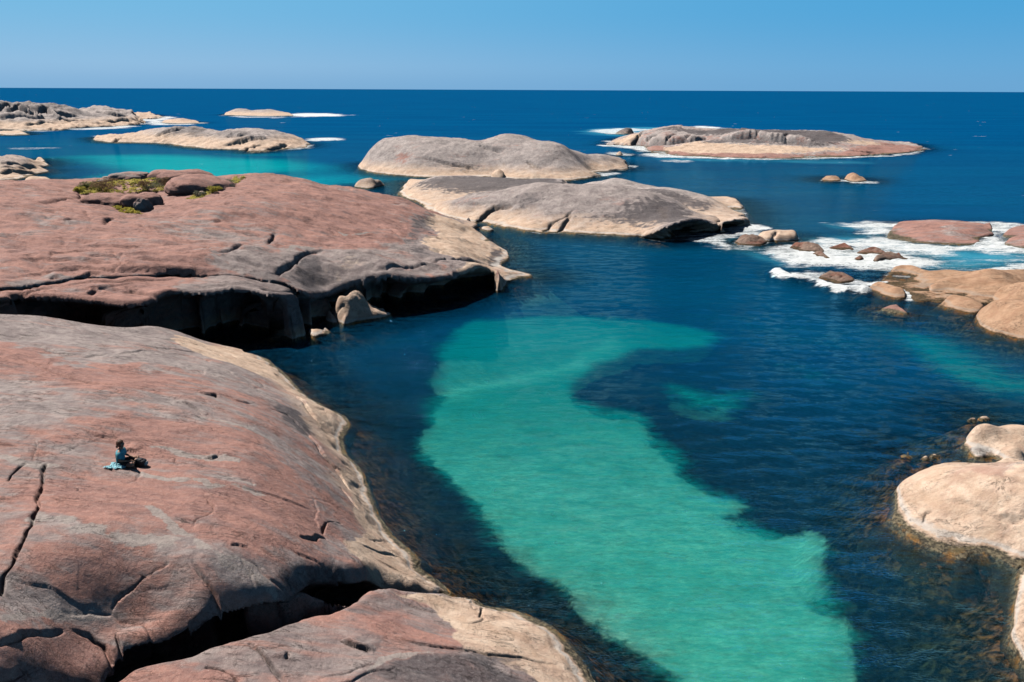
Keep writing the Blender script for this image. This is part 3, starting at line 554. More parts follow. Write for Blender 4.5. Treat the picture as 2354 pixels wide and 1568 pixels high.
far_r = islet('rocky_island', 'long low island at right with dark cleft blocks and an orange skirt', 'island',
  T('R', [(80, 178), (160, 180), (230, 187), (300, 190), (345, 212), (400, 233), (500, 247), (600, 256), (750, 262), (900, 266), (1100, 271), (1300, 273), (1450, 270), (1600, 263), (1750, 258), (1900, 252), (2050, 240), (2150, 232), (2280, 208)]),
  T('R', [(80, 172), (130, 148), (200, 122), (270, 98), (330, 81), (400, 70), (480, 61), (550, 64), (620, 72), (690, 72), (750, 69), (850, 66), (950, 68), (1000, 78), (1200, 82), (1400, 80), (1520, 84), (1650, 96), (1780, 118), (1900, 141), (2000, 158), (2100, 176), (2200, 196), (2280, 208)]),
  80, ridge=.62, base=(.25, .05, .1), band=0, seed=61, amp=(.5, 18), warp=.8, mid=(.25, 4),
  cracks=[('x', T('R', [(235, 186), (260, 160), (330, 180), (480, 178), (600, 160), (690, 150), (770, 126)]), 1.2, 1.6, 2.4, 7),
          ('x', T('R', [(840, 124), (930, 130), (1080, 132), (1200, 146), (1350, 160), (1500, 182), (1530, 190)]), 1.3, 1.8, 2.6, 8), ('x', T('R', [(1750, 215), (1830, 228), (1950, 238)]), .5, 1.2, .8, 2),
          ('C', T('R', [(480, 175), (500, 150), (540, 130)]), .7, 1.2, 0, 1), ('C', T('R', [(1110, 135), (1115, 115), (1110, 95)]), .5, 1, 0, 1), ('C', T('R', [(620, 150), (640, 130)]), .7, 1.2, 0, 1), ('C', T('R', [(340, 180), (350, 155), (400, 140)]), .7, 1.2, 0, 1), ('C', T('R', [(1320, 155), (1300, 130), (1330, 115)]), .5, 1, 0, 1)],
  masks=[('g', T('R', [(320, 100), (480, 65), (700, 75), (1000, 75), (1500, 85), (1780, 140), (1560, 190), (1400, 150), (1000, 115), (860, 105), (700, 110), (350, 110)]), 2.5, .8), ('g', T('R', [(700, 175), (800, 135), (1000, 140), (1400, 175), (1530, 192), (1300, 175), (1000, 165), (850, 165)]), 2, .7),
         ('b', T('R', [(80, 170), (250, 125), (330, 120), (240, 160), (230, 185)]), 2.5, .9), ('b', T('R', [(480, 200), (700, 160), (850, 170), (1300, 182), (1540, 195), (1750, 205), (1500, 225), (1200, 240), (800, 238), (520, 222)]), 2.5, 1.0), ('b', T('R', [(1780, 140), (2000, 165), (1900, 180), (1700, 165)]), 2.5, .7),
         ('r', T('R', [(345, 205), (400, 195), (600, 225), (900, 235), (1300, 245), (1700, 225), (2000, 165), (2300, 200), (2300, 240), (1300, 280), (500, 260)]), 2, 1.0)], **isl)
islet('sea_rock', 'dark split boulder in surf off the left end of the long right island', 'sea rock', T('R', [(120, 98), (180, 104), (246, 97)]), T('R', [(120, 94), (150, 76), (190, 60), (220, 62), (246, 90)]), 7, base=(.1, .6, 0), band=.3, seed=62, zmin=-.6, **isl)
islet('sea_rock', 'tiny brown rock awash below the left end of the long right island', 'sea rock', T('R', [(125, 246), (150, 252), (170, 248)]), T('R', [(125, 240), (145, 226), (160, 226), (170, 242)]), 3, base=(.6, .3, 0), band=.3, seed=63, zmin=-.6, **isl)
il = islet('rocky_island', 'grey and cream island left of centre with two dark boulders heaped on its right end', 'island',
  T('A', [(618, 418), (680, 442), (750, 447), (870, 448), (950, 449), (1030, 452), (1120, 458), (1200, 472), (1300, 482), (1400, 490), (1500, 492), (1600, 497), (1650, 513), (1750, 506), (1850, 490), (1950, 484), (2010, 476), (2030, 455)]),
  T('A', [(618, 410), (680, 404), (740, 401), (850, 389), (900, 384), (950, 371), (1020, 362), (1100, 351), (1180, 344), (1270, 340), (1320, 350), (1370, 366), (1430, 372), (1500, 369), (1600, 362), (1700, 362), (1750, 369), (1800, 380), (1850, 378), (1900, 396), (1960, 430), (2030, 450)]),
  60, ridge=.55, base=(.02, 0, .2), band=1.7, seed=65, amp=(.6, 12), warp=.6, mid=(.35, 3.5),
  cracks=[('x', T('A', [(1010, 455), (1060, 425), (1200, 400), (1300, 375), (1370, 367)]), .7, 1.0, -.8, 3), ('x', T('A', [(1020, 400), (1120, 375), (1230, 350)]), .5, 1.2, .8, 3), ('x', T('A', [(1460, 470), (1560, 440), (1700, 430), (1780, 435)]), .6, 1, .8, 3),
          ('x', T('A', [(1490, 400), (1550, 415), (1620, 410)]), .8, 1.3, 1.0, 3), ('x', T('A', [(1600, 500), (1680, 470), (1720, 460)]), .6, 1, .6, 2), ('x', T('A', [(740, 445), (790, 420), (870, 425)]), .6, 1, .6, 2), ('x', T('A', [(1750, 490), (1850, 470), (1900, 460)]), .7, 1, .7, 2), ('x', T('A', [(1600, 385), (1700, 400), (1740, 415)]), .7, 1, -.6, 2)],
  masks=[('g', T('A', [(950, 375), (1100, 350), (1270, 338), (1370, 370), (1200, 385), (1050, 400)]), 2, .5), ('g', T('A', [(1280, 385), (1500, 370), (1650, 380), (1600, 415), (1400, 410), (1250, 410)]), 2, .55), ('r', T('A', [(1130, 455), (1250, 470), (1300, 480), (1150, 470)]), 1.5, .8)], **isl)
fl1 = islet('rocky_island', 'jumbled grey headland of domes and boulders at the far left edge', 'island',
  T('A', [(-300, 370), (-100, 362), (0, 366), (100, 372), (200, 370), (300, 366), (380, 366), (460, 352), (540, 348), (640, 343), (740, 340), (830, 334), (915, 325), (860, 300), (950, 292), (1070, 286)]),
  T('A', [(-300, 175), (-150, 170), (0, 180), (60, 190), (100, 195), (140, 206), (200, 205), (260, 210), (300, 206), (350, 206), (420, 210), (480, 222), (530, 240), (570, 232), (600, 220), (640, 212), (680, 213), (740, 226), (800, 240), (850, 255), (900, 256), (960, 262), (1020, 268), (1070, 282)]),
  150, ridge=.5, base=(.0, .05, .15), band=1.9, seed=67, amp=(1.2, 22), warp=1.2, mid=(.9, 6),
  cracks=[('x', T('A', [(60, 265), (110, 235), (200, 262), (250, 250)]), 2, 2, 3, 8), ('x', T('A', [(250, 250), (300, 235), (340, 262), (420, 262), (530, 270)]), 1.5, 2, 2.5, 8), ('x', T('A', [(640, 250), (700, 262), (780, 272), (850, 272)]), 1.4, 2, 2, 6),
          ('x', T('A', [(0, 290), (150, 280), (300, 290), (450, 300), (600, 305)]), 1.2, 1.6, 1.5, 6), ('x', T('A', [(480, 330), (520, 345), (540, 348)]), 1, 1.5, 1.5, 5), ('x', T('A', [(700, 320), (800, 312), (900, 322)]), 1, 1.5, 1.5, 5), ('x', T('A', [(150, 330), (300, 315), (420, 325)]), 1, 1.4, 1.2, 5), ('x', T('A', [(0, 255), (50, 225), (80, 215)]), 1.6, 2, 2, 6)],
  masks=[('g', T('A', [(0, 190), (350, 205), (530, 240), (400, 250), (60, 250)]), 5, .5), ('r', T('A', [(420, 355), (520, 345), (740, 325), (740, 345)]), 3, .7)], **isl)
islet('sea_rock', 'low brown dome in surf off the tip of the far left headland', 'sea rock', T('A', [(1065, 316), (1120, 320), (1200, 322), (1310, 318)]), T('A', [(1065, 312), (1100, 297), (1150, 289), (1200, 290), (1260, 300), (1310, 316)]), 26, base=(.35, .1, 0), band=1, seed=68, amp=(.3, 6), zmin=-.8, **isl)
islet('sea_rock', 'thin flat ledge at the left edge below the jumbled far headland', 'sea rock', T('A', [(-40, 392), (60, 398), (130, 397), (195, 392)]), T('A', [(-40, 372), (20, 374), (80, 378), (140, 386), (195, 391)]), 24, base=(.2, .1, .2), band=1, seed=69, amp=(.3, 6), zmin=-.8, **isl)
islet('far_islet', 'small double-humped islet farthest out near the horizon with surf on its right', 'islet', T('A', [(1475, 266), (1560, 269), (1640, 271), (1720, 273), (1800, 273), (1860, 272), (1925, 270)]),
  T('A', [(1475, 260), (1510, 240), (1550, 227), (1590, 226), (1625, 236), (1645, 242), (1680, 235), (1720, 231), (1770, 231), (1810, 236), (1850, 247), (1890, 256), (1925, 268)]), 60, base=(.05, .15, .1), band=1.2, seed=71, amp=(.4, 12), mid=(.3, 5), **isl)
lf = islet('rocky_point', 'pale ribbed rock point at the left edge beside the turquoise bay', 'rock point',
  T('A', [(-120, 700), (0, 696), (90, 692), (150, 682), (240, 655), (320, 636), (250, 615), (310, 600), (318, 590)]),
  T('A', [(-120, 530), (-40, 532), (0, 536), (60, 538), (90, 529), (115, 530), (140, 541), (180, 551), (220, 563), (260, 575), (300, 586), (318, 590)]),
  34, ridge=.6, base=(.05, .1, .45), band=1.3, seed=73, amp=(.4, 6), mid=(.2, 2.2),
  cracks=[('x', T('A', [(0, 590), (120, 600), (200, 600), (250, 610)]), .4, .8, .6, 2.5), ('x', T('A', [(0, 650), (80, 640), (170, 645), (240, 650)]), .4, .8, .6, 2.5), ('x', T('A', [(0, 620), (100, 625), (200, 632)]), .3, .6, .3, 2)], **isl)
islet('sea_rock', 'whitish low hump poking up behind the left end of the red headland', 'sea rock', T('Q', [(225, 300), (350, 310), (490, 305)]), T('Q', [(225, 282), (260, 262), (290, 254), (350, 264), (420, 276), (490, 296)]), 9, base=(0, 0, .8), band=1, seed=74, **isl)
islet('sea_rock', 'rounded grey boulder alone in blue water behind the headland ridge', 'sea rock', T('E', [(864, 165), (900, 178), (980, 182), (1040, 168), (1076, 146)]), T('E', [(864, 155), (900, 122), (950, 110), (1000, 106), (1040, 114), (1076, 142)]), 4.5, base=(.02, .2, .2), band=.6, seed=75, amp=(.1, 3), **isl)
islet('sea_rock', 'left and lower of the two brown rocks in open water below the long right island', 'sea rock', T('C', [(978, 449), (1035, 455), (1096, 449)]), T('C', [(978, 440), (1000, 426), (1040, 418), (1070, 424), (1096, 444)]), 6, base=(.4, .3, 0), band=.5, seed=76, amp=(.1, 3), mat=MT, **isl)
islet('sea_rock', 'right and taller of the two brown rocks in open water below the long right island', 'sea rock', T('C', [(1130, 446), (1200, 460), (1270, 452)]), T('C', [(1130, 430), (1146, 406), (1165, 399), (1190, 408), (1230, 428), (1270, 448)]), 6, base=(.3, .1, .1), band=.8, seed=77, amp=(.1, 3), mat=MT, **isl)
islet('sea_rock', 'smooth pale block standing in foam just right of the near dome', 'sea rock', T('C', [(548, 838), (620, 852), (700, 852), (780, 852), (828, 848)]), T('C', [(548, 825), (565, 793), (610, 778), (680, 774), (750, 774), (795, 780), (818, 800), (828, 835)]), 4.2, base=(.05, .1, .3), band=.9, seed=78, amp=(.1, 2),
  cracks=[('C', T('C', [(655, 850), (660, 815), (680, 785)]), .15, .4, 0, 1)], fedge='M', **isl)
islet('sea_rock', 'rough weed-covered brown rock left of the smooth pale block', 'sea rock', T('C', [(402, 853), (440, 870), (520, 876), (590, 872), (612, 855)]), T('C', [(402, 850), (425, 832), (460, 820), (520, 818), (570, 830), (612, 850)]), 4, base=(.3, .35, 0), band=.0, seed=79, amp=(.2, 1), mid=(.12, .6), mat=MB, **isl)
reef = [('humped brown reef rock, largest at the left of the white water', [(765, 895), (830, 912), (900, 918), (985, 922), (990, 905)], [(765, 888), (800, 884), (830, 886), (850, 872), (900, 868), (950, 878), (990, 900)], 3.5),
        ('slanting narrow reef rock in front of the humped one', [(915, 932), (960, 950), (1042, 965)], [(915, 926), (950, 920), (1000, 935), (1042, 960)], 1.6),
        ('thin reef ledge awash behind the white water', [(1020, 898), (1100, 908), (1192, 908)], [(1020, 892), (1080, 886), (1140, 888), (1192, 902)], 2.5),
        ('long flat-topped reef rock in the middle of the foam', [(1200, 928), (1300, 936), (1410, 936)], [(1200, 918), (1260, 908), (1340, 906), (1410, 924)], 2.5),
        ('small round reef knob alone in foam', [(1193, 970), (1220, 978), (1252, 972)], [(1193, 962), (1220, 956), (1252, 964)], 1.2),
        ('dark wedge-shaped reef rock at the right of the foam', [(1328, 986), (1380, 982), (1430, 975), (1535, 966)], [(1328, 965), (1345, 940), (1400, 930), (1465, 932), (1475, 950), (1535, 962)], 3),
        ('brown reef rock inside the curl of the breaking wave', [(955, 1090), (1040, 1108), (1110, 1124), (1185, 1108)], [(955, 1080), (1000, 1071), (1060, 1072), (1120, 1082), (1185, 1102)], 2.6)]
for i, (lab, f, sl, pd) in enumerate(reef):
    islet('reef_rock', lab, 'reef rock', T('C', f), T('C', sl), pd, base=(.45, .3, 0), band=0, seed=80+i, cap=.75, amp=(.2, 1.0), mid=(.14, .5), warp=.1, group='brown reef rocks in the surf', zmin=-.5, mat=MB, **isl)
islet('reef_slab', 'broad pinkish wave-washed slab ringed by foam near the right edge', 'reef slab', T('C', [(1395, 822), (1480, 838), (1600, 858), (1800, 868), (1950, 872), (2015, 850), (2000, 825), (2110, 806)]), T('C', [(1395, 815), (1440, 795), (1500, 776), (1600, 762), (1700, 756), (1850, 756), (2000, 762), (2060, 775), (2110, 800)]), 17, base=(.8, 0, .1), band=0, seed=90, amp=(.12, 4), cap=1.6, **isl)
islet('reef_slab', 'smaller pinkish slab cut by the right edge beside the broad one', 'reef slab', T('C', [(2165, 815), (2230, 830), (2350, 835), (2500, 830)]), T('C', [(2165, 808), (2220, 785), (2301, 776), (2400, 778), (2500, 800)]), 9, base=(.8, 0, .1), band=0, seed=91, amp=(.12, 4), cap=1.4, **isl)
islet('reef_slab', 'lowest pinkish slab awash in foam at the right edge', 'reef slab', T('C', [(2160, 865), (2250, 892), (2400, 890)]), T('C', [(2160, 858), (2230, 842), (2301, 838), (2400, 845)]), 6, base=(.7, 0, .3), band=0, seed=92, amp=(.1, 4), cap=.6, **isl)
islet('sunken_slab', 'small orange slab just breaking the surface in the calm water on the right', 'rock slab', T('C', [(1358, 1296), (1430, 1318), (1545, 1330)]), T('C', [(1358, 1292), (1420, 1288), (1480, 1298), (1545, 1326)]), 1.6, base=(.9, 0, .3), band=0, seed=93, zmin=-.3, cap=.14, amp=(.03, 1), **isl)
# right-hand shore
rs1 = islet('shore_rock', 'long sloping brown slab behind the domes on the right shore, touched by surf', 'shore rock', T('C', [(1365, 1118), (1450, 1142), (1540, 1170), (1580, 1232), (1650, 1245), (1760, 1240), (1900, 1240), (2100, 1200)]), T('C', [(1365, 1112), (1400, 1100), (1450, 1098), (1550, 1093), (1650, 1090), (1760, 1084), (1860, 1085), (2000, 1090), (2100, 1095)]), 12, ridge=.7, base=(.3, .05, .45), band=1.2, seed=95, amp=(.15, 3), mat=MT, **isl)
rs2 = islet('shore_rock', 'wide tan granite dome at the centre of the right shore', 'shore rock', T('C', [(1655, 1232), (1720, 1248), (1800, 1252), (1900, 1250), (2050, 1262), (2200, 1240), (2400, 1180), (2600, 1200)]), T('C', [(1655, 1228), (1665, 1195), (1700, 1152), (1780, 1118), (1860, 1092), (1940, 1068), (2030, 1046), (2120, 1046), (2200, 1050), (2301, 1060), (2450, 1080), (2600, 1150)]), 13, ridge=.6, base=(.3, .05, .45), band=1.8, seed=96, amp=(.2, 4), mat=MT, **isl)
rs3 = islet('shore_rock', 'brown boulder lapped by white water at the tip of the right shore', 'shore rock', T('C', [(1268, 1165), (1330, 1190), (1400, 1215), (1470, 1232), (1527, 1226)]), T('C', [(1268, 1155), (1300, 1142), (1340, 1145), (1380, 1152), (1450, 1158), (1500, 1178), (1527, 1212)]), 3.5, base=(.3, .1, .3), band=.6, seed=97, amp=(.1, 2), mat=MT, **isl)
rs4 = islet('shore_rock', 'tan boulder cut by the right edge just behind the biggest front boulder', 'shore rock', T('C', [(2085, 1240), (2150, 1270), (2301, 1300), (2500, 1300)]), T('C', [(2085, 1225), (2130, 1170), (2200, 1130), (2260, 1116), (2301, 1112), (2400, 1115), (2500, 1160)]), 7, base=(.3, .05, .45), band=1.6, seed=98, amp=(.15, 3), mat=MT, **isl)
rs5 = islet('shore_rock', 'flat grey-white rock between the tan domes on the right shore', 'shore rock', T('C', [(1740, 1272), (1800, 1295), (1900, 1318), (1990, 1326), (2032, 1280)]), T('C', [(1740, 1266), (1790, 1248), (1850, 1236), (1940, 1235), (2000, 1250), (2032, 1272)]), 4, base=(0, .05, .35), band=.9, seed=99, amp=(.08, 2), mat=MT, **isl)
rs6 = islet('shore_rock', 'biggest front boulder of the right shore, cut by the frame', 'shore rock', T('C', [(1985, 1370), (2010, 1410), (2080, 1445), (2180, 1475), (2301, 1502), (2500, 1540)]), T('C', [(1985, 1350), (1995, 1310), (2030, 1270), (2070, 1240), (2120, 1224), (2180, 1220), (2301, 1226), (2420, 1250), (2500, 1330)]), 8, ridge=.5, base=(.3, 0, .5), band=1.9, seed=100, amp=(.12, 3), mat=MT, **isl)
# lower right
ra = islet('shore_slab', 'flat pale slab at the right edge behind the large cream one', 'rock slab', T('I', [(705, 372), (740, 400), (770, 440), (870, 436), (1024, 450), (1200, 450)]), T('I', [(705, 360), (720, 315), (745, 282), (800, 262), (850, 256), (940, 258), (1024, 262), (1200, 275)]), 3.6, ridge=.6, base=(.3, .05, .8), band=.9, seed=101, amp=(.06, 2.5), cap=1.0, extra=T('I', [(820, 330, .5), (950, 340, .6), (900, 400, .5), (1024, 380, .7), (790, 380, .35), (1100, 400, .7)]), masks=[('g', T('I', [(760, 350), (850, 355), (870, 410), (780, 430)]), .3, .55)], **isl)
rb = islet('shore_slab', 'large smooth cream granite slab bulging in from the right edge', 'rock slab',
  T('I', [(343, 735), (370, 775), (410, 815), (450, 845), (500, 872), (560, 905), (620, 932), (680, 955), (730, 962), (760, 928), (820, 930), (880, 938), (940, 965), (1005, 1000), (1040, 985), (1180, 1030), (1400, 1080)]),
  T('I', [(343, 690), (358, 640), (385, 610), (420, 582), (460, 552), (510, 520), (570, 492), (640, 466), (720, 450), (800, 440), (900, 424), (1024, 402), (1180, 385), (1400, 420)]),
  9.5, ridge=.55, base=(.1, 0, .85), band=1.2, seed=103, shelf=.9, ws=.5, amp=(.14, 3), c=2.0, mid=(.04, 1.0),
  cracks=[('x', T('I', [(880, 720), (940, 735), (1024, 752)]), .06, .25, .15, .6), ('x', T('I', [(620, 640), (720, 650), (800, 685), (880, 720)]), .06, .1, .1, .8), ('x', T('I', [(510, 760), (530, 715), (560, 705)]), .05, .08, .08, .5), ('x', T('I', [(920, 525), (1000, 560), (1024, 570)]), .05, .2, .12, .5)],
  masks=[('g', T('I', [(520, 760), (640, 800), (740, 840), (800, 900), (740, 925), (640, 890), (540, 830), (440, 790)]), .3, .42), ('r', T('I', [(520, 560), (700, 470), (1024, 420), (1024, 520), (760, 540)]), .6, .55), ('b', T('I', [(520, 560), (700, 470), (1024, 420), (1024, 500), (760, 520)]), .5, .45)], **isl)
rc = Rock('shore_slab', 'sliver of cream granite cut by the bottom right corner', 'rock slab',
  [p+(0,) for p in T('I', [(1030, 985), (1000, 1060), (980, 1130), (962, 1200), (950, 1270), (938, 1340), (945, 1385), (985, 1430), (1010, 1490), (1060, 1560), (1200, 1750), (1500, 1800), (1500, 1100), (1200, 1010)])],
  [p for p in T('I', [(1020, 1200, .45), (1040, 1350, .55), (1200, 1400, 1.1), (1150, 1200, 1.0), (1300, 1500, 1.2), (1060, 1080, .5)])], base=(.1, 0, .85), band=1.0, seed=105, dth=.0011, dr=.0026, c=1.5, amp=(.1, 3))
for i, (lab, f, sl) in enumerate([('left of two tiny pink stones awash off the cream slab', [(392, 416), (425, 430), (456, 425)], [(392, 413), (425, 414), (456, 422)]),
    ('right of two tiny pink stones awash off the cream slab', [(505, 436), (550, 447), (606, 434)], [(505, 433), (550, 430), (606, 430)]), ('thin pink stone awash beyond the flat pale slab', [(732, 243), (790, 250), (860, 240)], [(732, 240), (790, 236), (860, 234)])]):
    islet('awash_stone', lab, 'stone', T('I', f), T('I', sl), .8, fedge='M', back='M', base=(.5, 0, .6), band=0, seed=110+i, amp=(.02, .5), group='stones awash near the cream slab', warp=.04, zmin=-.05, cap=.04, **isl)
# cave mouth rocks
cb = islet('cave_boulder', 'knobbly pale boulder lit by the sun at the mouth of the dark cave', 'boulder', T('E', [(682, 1120), (705, 1160), (740, 1195), (790, 1212), (850, 1198), (900, 1185), (980, 1175), (1060, 1165), (1150, 1130)]),
  T('E', [(682, 1060), (700, 1032), (740, 1010), (790, 1000), (825, 980), (850, 960), (885, 950), (920, 958), (945, 985), (965, 1035), (1000, 1062), (1050, 1095), (1100, 1115), (1150, 1128)]), 3.0, ridge=.55, fedge='M', base=(.15, 0, .5), band=2.2, seed=120, c=.5, amp=(.15, 1.2), mid=(.06, .6), warp=.06, dth=.0009, dr=.0009,
  cracks=[('x', T('E', [(700, 1120), (740, 1070), (790, 1050)]), .05, .25, .1, .4), ('x', T('E', [(860, 1190), (870, 1130), (900, 1100)]), .06, .3, -.15, .4), ('x', T('E', [(760, 1190), (800, 1160), (850, 1170)]), .05, .2, .2, .4), ('x', T('E', [(900, 1040), (960, 1050)]), .04, .2, .2, .4)])
islet('cave_boulder', 'thin leaning slab wedged between the cave ledge and the knobbly boulder', 'boulder', T('E', [(610, 1100), (650, 1160), (690, 1200), (740, 1200)]), T('E', [(610, 1045), (640, 1050), (670, 1080), (700, 1120), (740, 1190)]), 1.6, base=(.2, .1, .3), band=1, seed=122, c=.4, amp=(.08, 1), warp=.05, dth=.0009, dr=.0009)
islet('cave_boulder', 'small white rounded rock in the water below the cave', 'boulder', T('E', [(520, 1280), (560, 1300), (620, 1292), (690, 1262)]), T('E', [(520, 1268), (535, 1246), (570, 1240), (610, 1244), (650, 1254), (690, 1258)]), 1.3, base=(0, 0, 1), band=1, seed=123, c=.3, amp=(.03, 1), warp=.04, dth=.0009, dr=.0009)
islet('gap_rock', 'dark pointed rock in the notch between headland and near dome', 'boulder', T('E', [(1690, 445), (1720, 458), (1745, 455)]), T('E', [(1690, 430), (1708, 410), (1722, 394), (1738, 420), (1745, 445)]), 1.4, base=(.1, .8, 0), band=0, seed=124, c=.3, amp=(.05, 1), fedge='M', **isl)
islet('gap_rock', 'small pale rock on the waterline of the notch behind the headland', 'boulder', T('E', [(1805, 488), (1850, 504), (1905, 496)]), T('E', [(1805, 484), (1835, 470), (1860, 468), (1905, 492)]), 1.6, base=(0, 0, .8), band=.8, seed=125, c=.3, amp=(.03, 1), **isl)
islet('dome_boulder', 'pale round boulder leaning on the front foot of the farther dome', 'boulder', T('B', [(810, 345), (850, 352), (890, 350)]), T('B', [(810, 330), (830, 308), (850, 302), (875, 312), (890, 335)]), 4, base=(.1, 0, .7), band=1.2, seed=126, c=.6, amp=(.05, 1), fedge='M', **isl)

# ------------------------------------------------------------------ sea and seabed
def polar(r0, r1, dr, r2, dr2, a, dth):
    rs = [r0]
    while rs[-1] < r1: rs.append(rs[-1]*(1+dr))
    while rs[-1] < r2: rs.append(rs[-1]*(1+dr2))
    rs = np.array(rs); th = np.arange(-a, a+dth, dth); TH, RR = np.meshgrid(th, rs)
    return RR*np.sin(TH), RR*np.cos(TH), RR
def polyf(acc, x, y, W, soft, val, grow=0):
    if grow: soft = soft*min(3, 1+max(0, np.hypot(*W.mean(0))-30)/25)
    lo = W.min(0)-soft*3; hi = W.max(0)+soft*3
    m = (x > lo[0]) & (x < hi[0]) & (y > lo[1]) & (y < hi[1])
    if m.any():
        wq = .5 if grow else 1.1; wx = x[m]+soft*wq*fbm(x[m], y[m], soft*3.2, 3, 5); wy = y[m]+soft*wq*fbm(x[m], y[m], soft*3.2, 3, 8)
        acc[m] = np.maximum(acc[m], val*sst(-soft, soft, sdf(W, wx, wy)))
def water_poly(k, pts, z=0):
    P = T(k, pts) if k else pts
    W = []
    for u, v in P:
        p = G(u, v, 0)
        if z and np.hypot(*p) < 150:
            dep = 2.9+2.8*float(sst(35, 70, np.hypot(*p))); p = G(u, v, -dep)
        W.append(p)
    return smooth_poly(np.array(W), 3)
SAND = [(None, [(1060, 760), (1100, 738), (1250, 728), (1400, 733), (1550, 748), (1650, 768), (1610, 792), (1480, 803), (1410, 822), (1350, 848), (1322, 880), (1332, 920), (1385, 936), (1450, 936), (1492, 962), (1490, 1000), (1540, 1045), (1582, 1092), (1640, 1132),
      (1692, 1160), (1668, 1192), (1760, 1236), (1860, 1240), (1902, 1268), (1880, 1305), (1890, 1370), (1902, 1422), (1946, 1470), (1930, 1540), (1900, 1640), (1860, 1900), (1700, 1900), (1600, 1680), (1530, 1555), (1400, 1440), (1300, 1350), (1200, 1290), (1120, 1222), (1082, 1150), (1022, 1100), (985, 1030), (988, 960), (1012, 890), (1000, 830), (1025, 785)], .8, 1.0),
  (None, [(1545, 897), (1580, 893), (1640, 910), (1690, 905), (1705, 925), (1650, 940), (1590, 925)], 1.0, .85), (None, [(1820, 850), (1900, 850), (1930, 872), (1870, 885)], 1.8, .4),
  (None, [(2060, 772), (2150, 782), (2250, 822), (2353, 868), (2500, 930), (2500, 960), (2353, 898), (2250, 872), (2130, 828)], 1.3, .85), (None, [(1650, 765), (1900, 772), (2100, 800), (1900, 800)], 3, .32),
  (None, [(165, 425), (120, 388), (170, 368), (350, 362), (600, 374), (760, 396), (800, 410), (760, 420), (650, 425), (400, 430)], 6, .95), (None, [(150, 352), (400, 356), (420, 362), (200, 362)], 6, .3), (None, [(500, 352), (600, 352), (640, 356), (540, 358)], 5, .5), (None, [(0, 320), (180, 330), (500, 345), (200, 350), (0, 345)], 10, .25)]
SANDH = [(None, [(645, 398), (700, 396), (728, 401), (680, 404)], 3, 1), (None, [(90, 378), (180, 384), (235, 395), (180, 410), (130, 415), (90, 400)], 3, 1)]
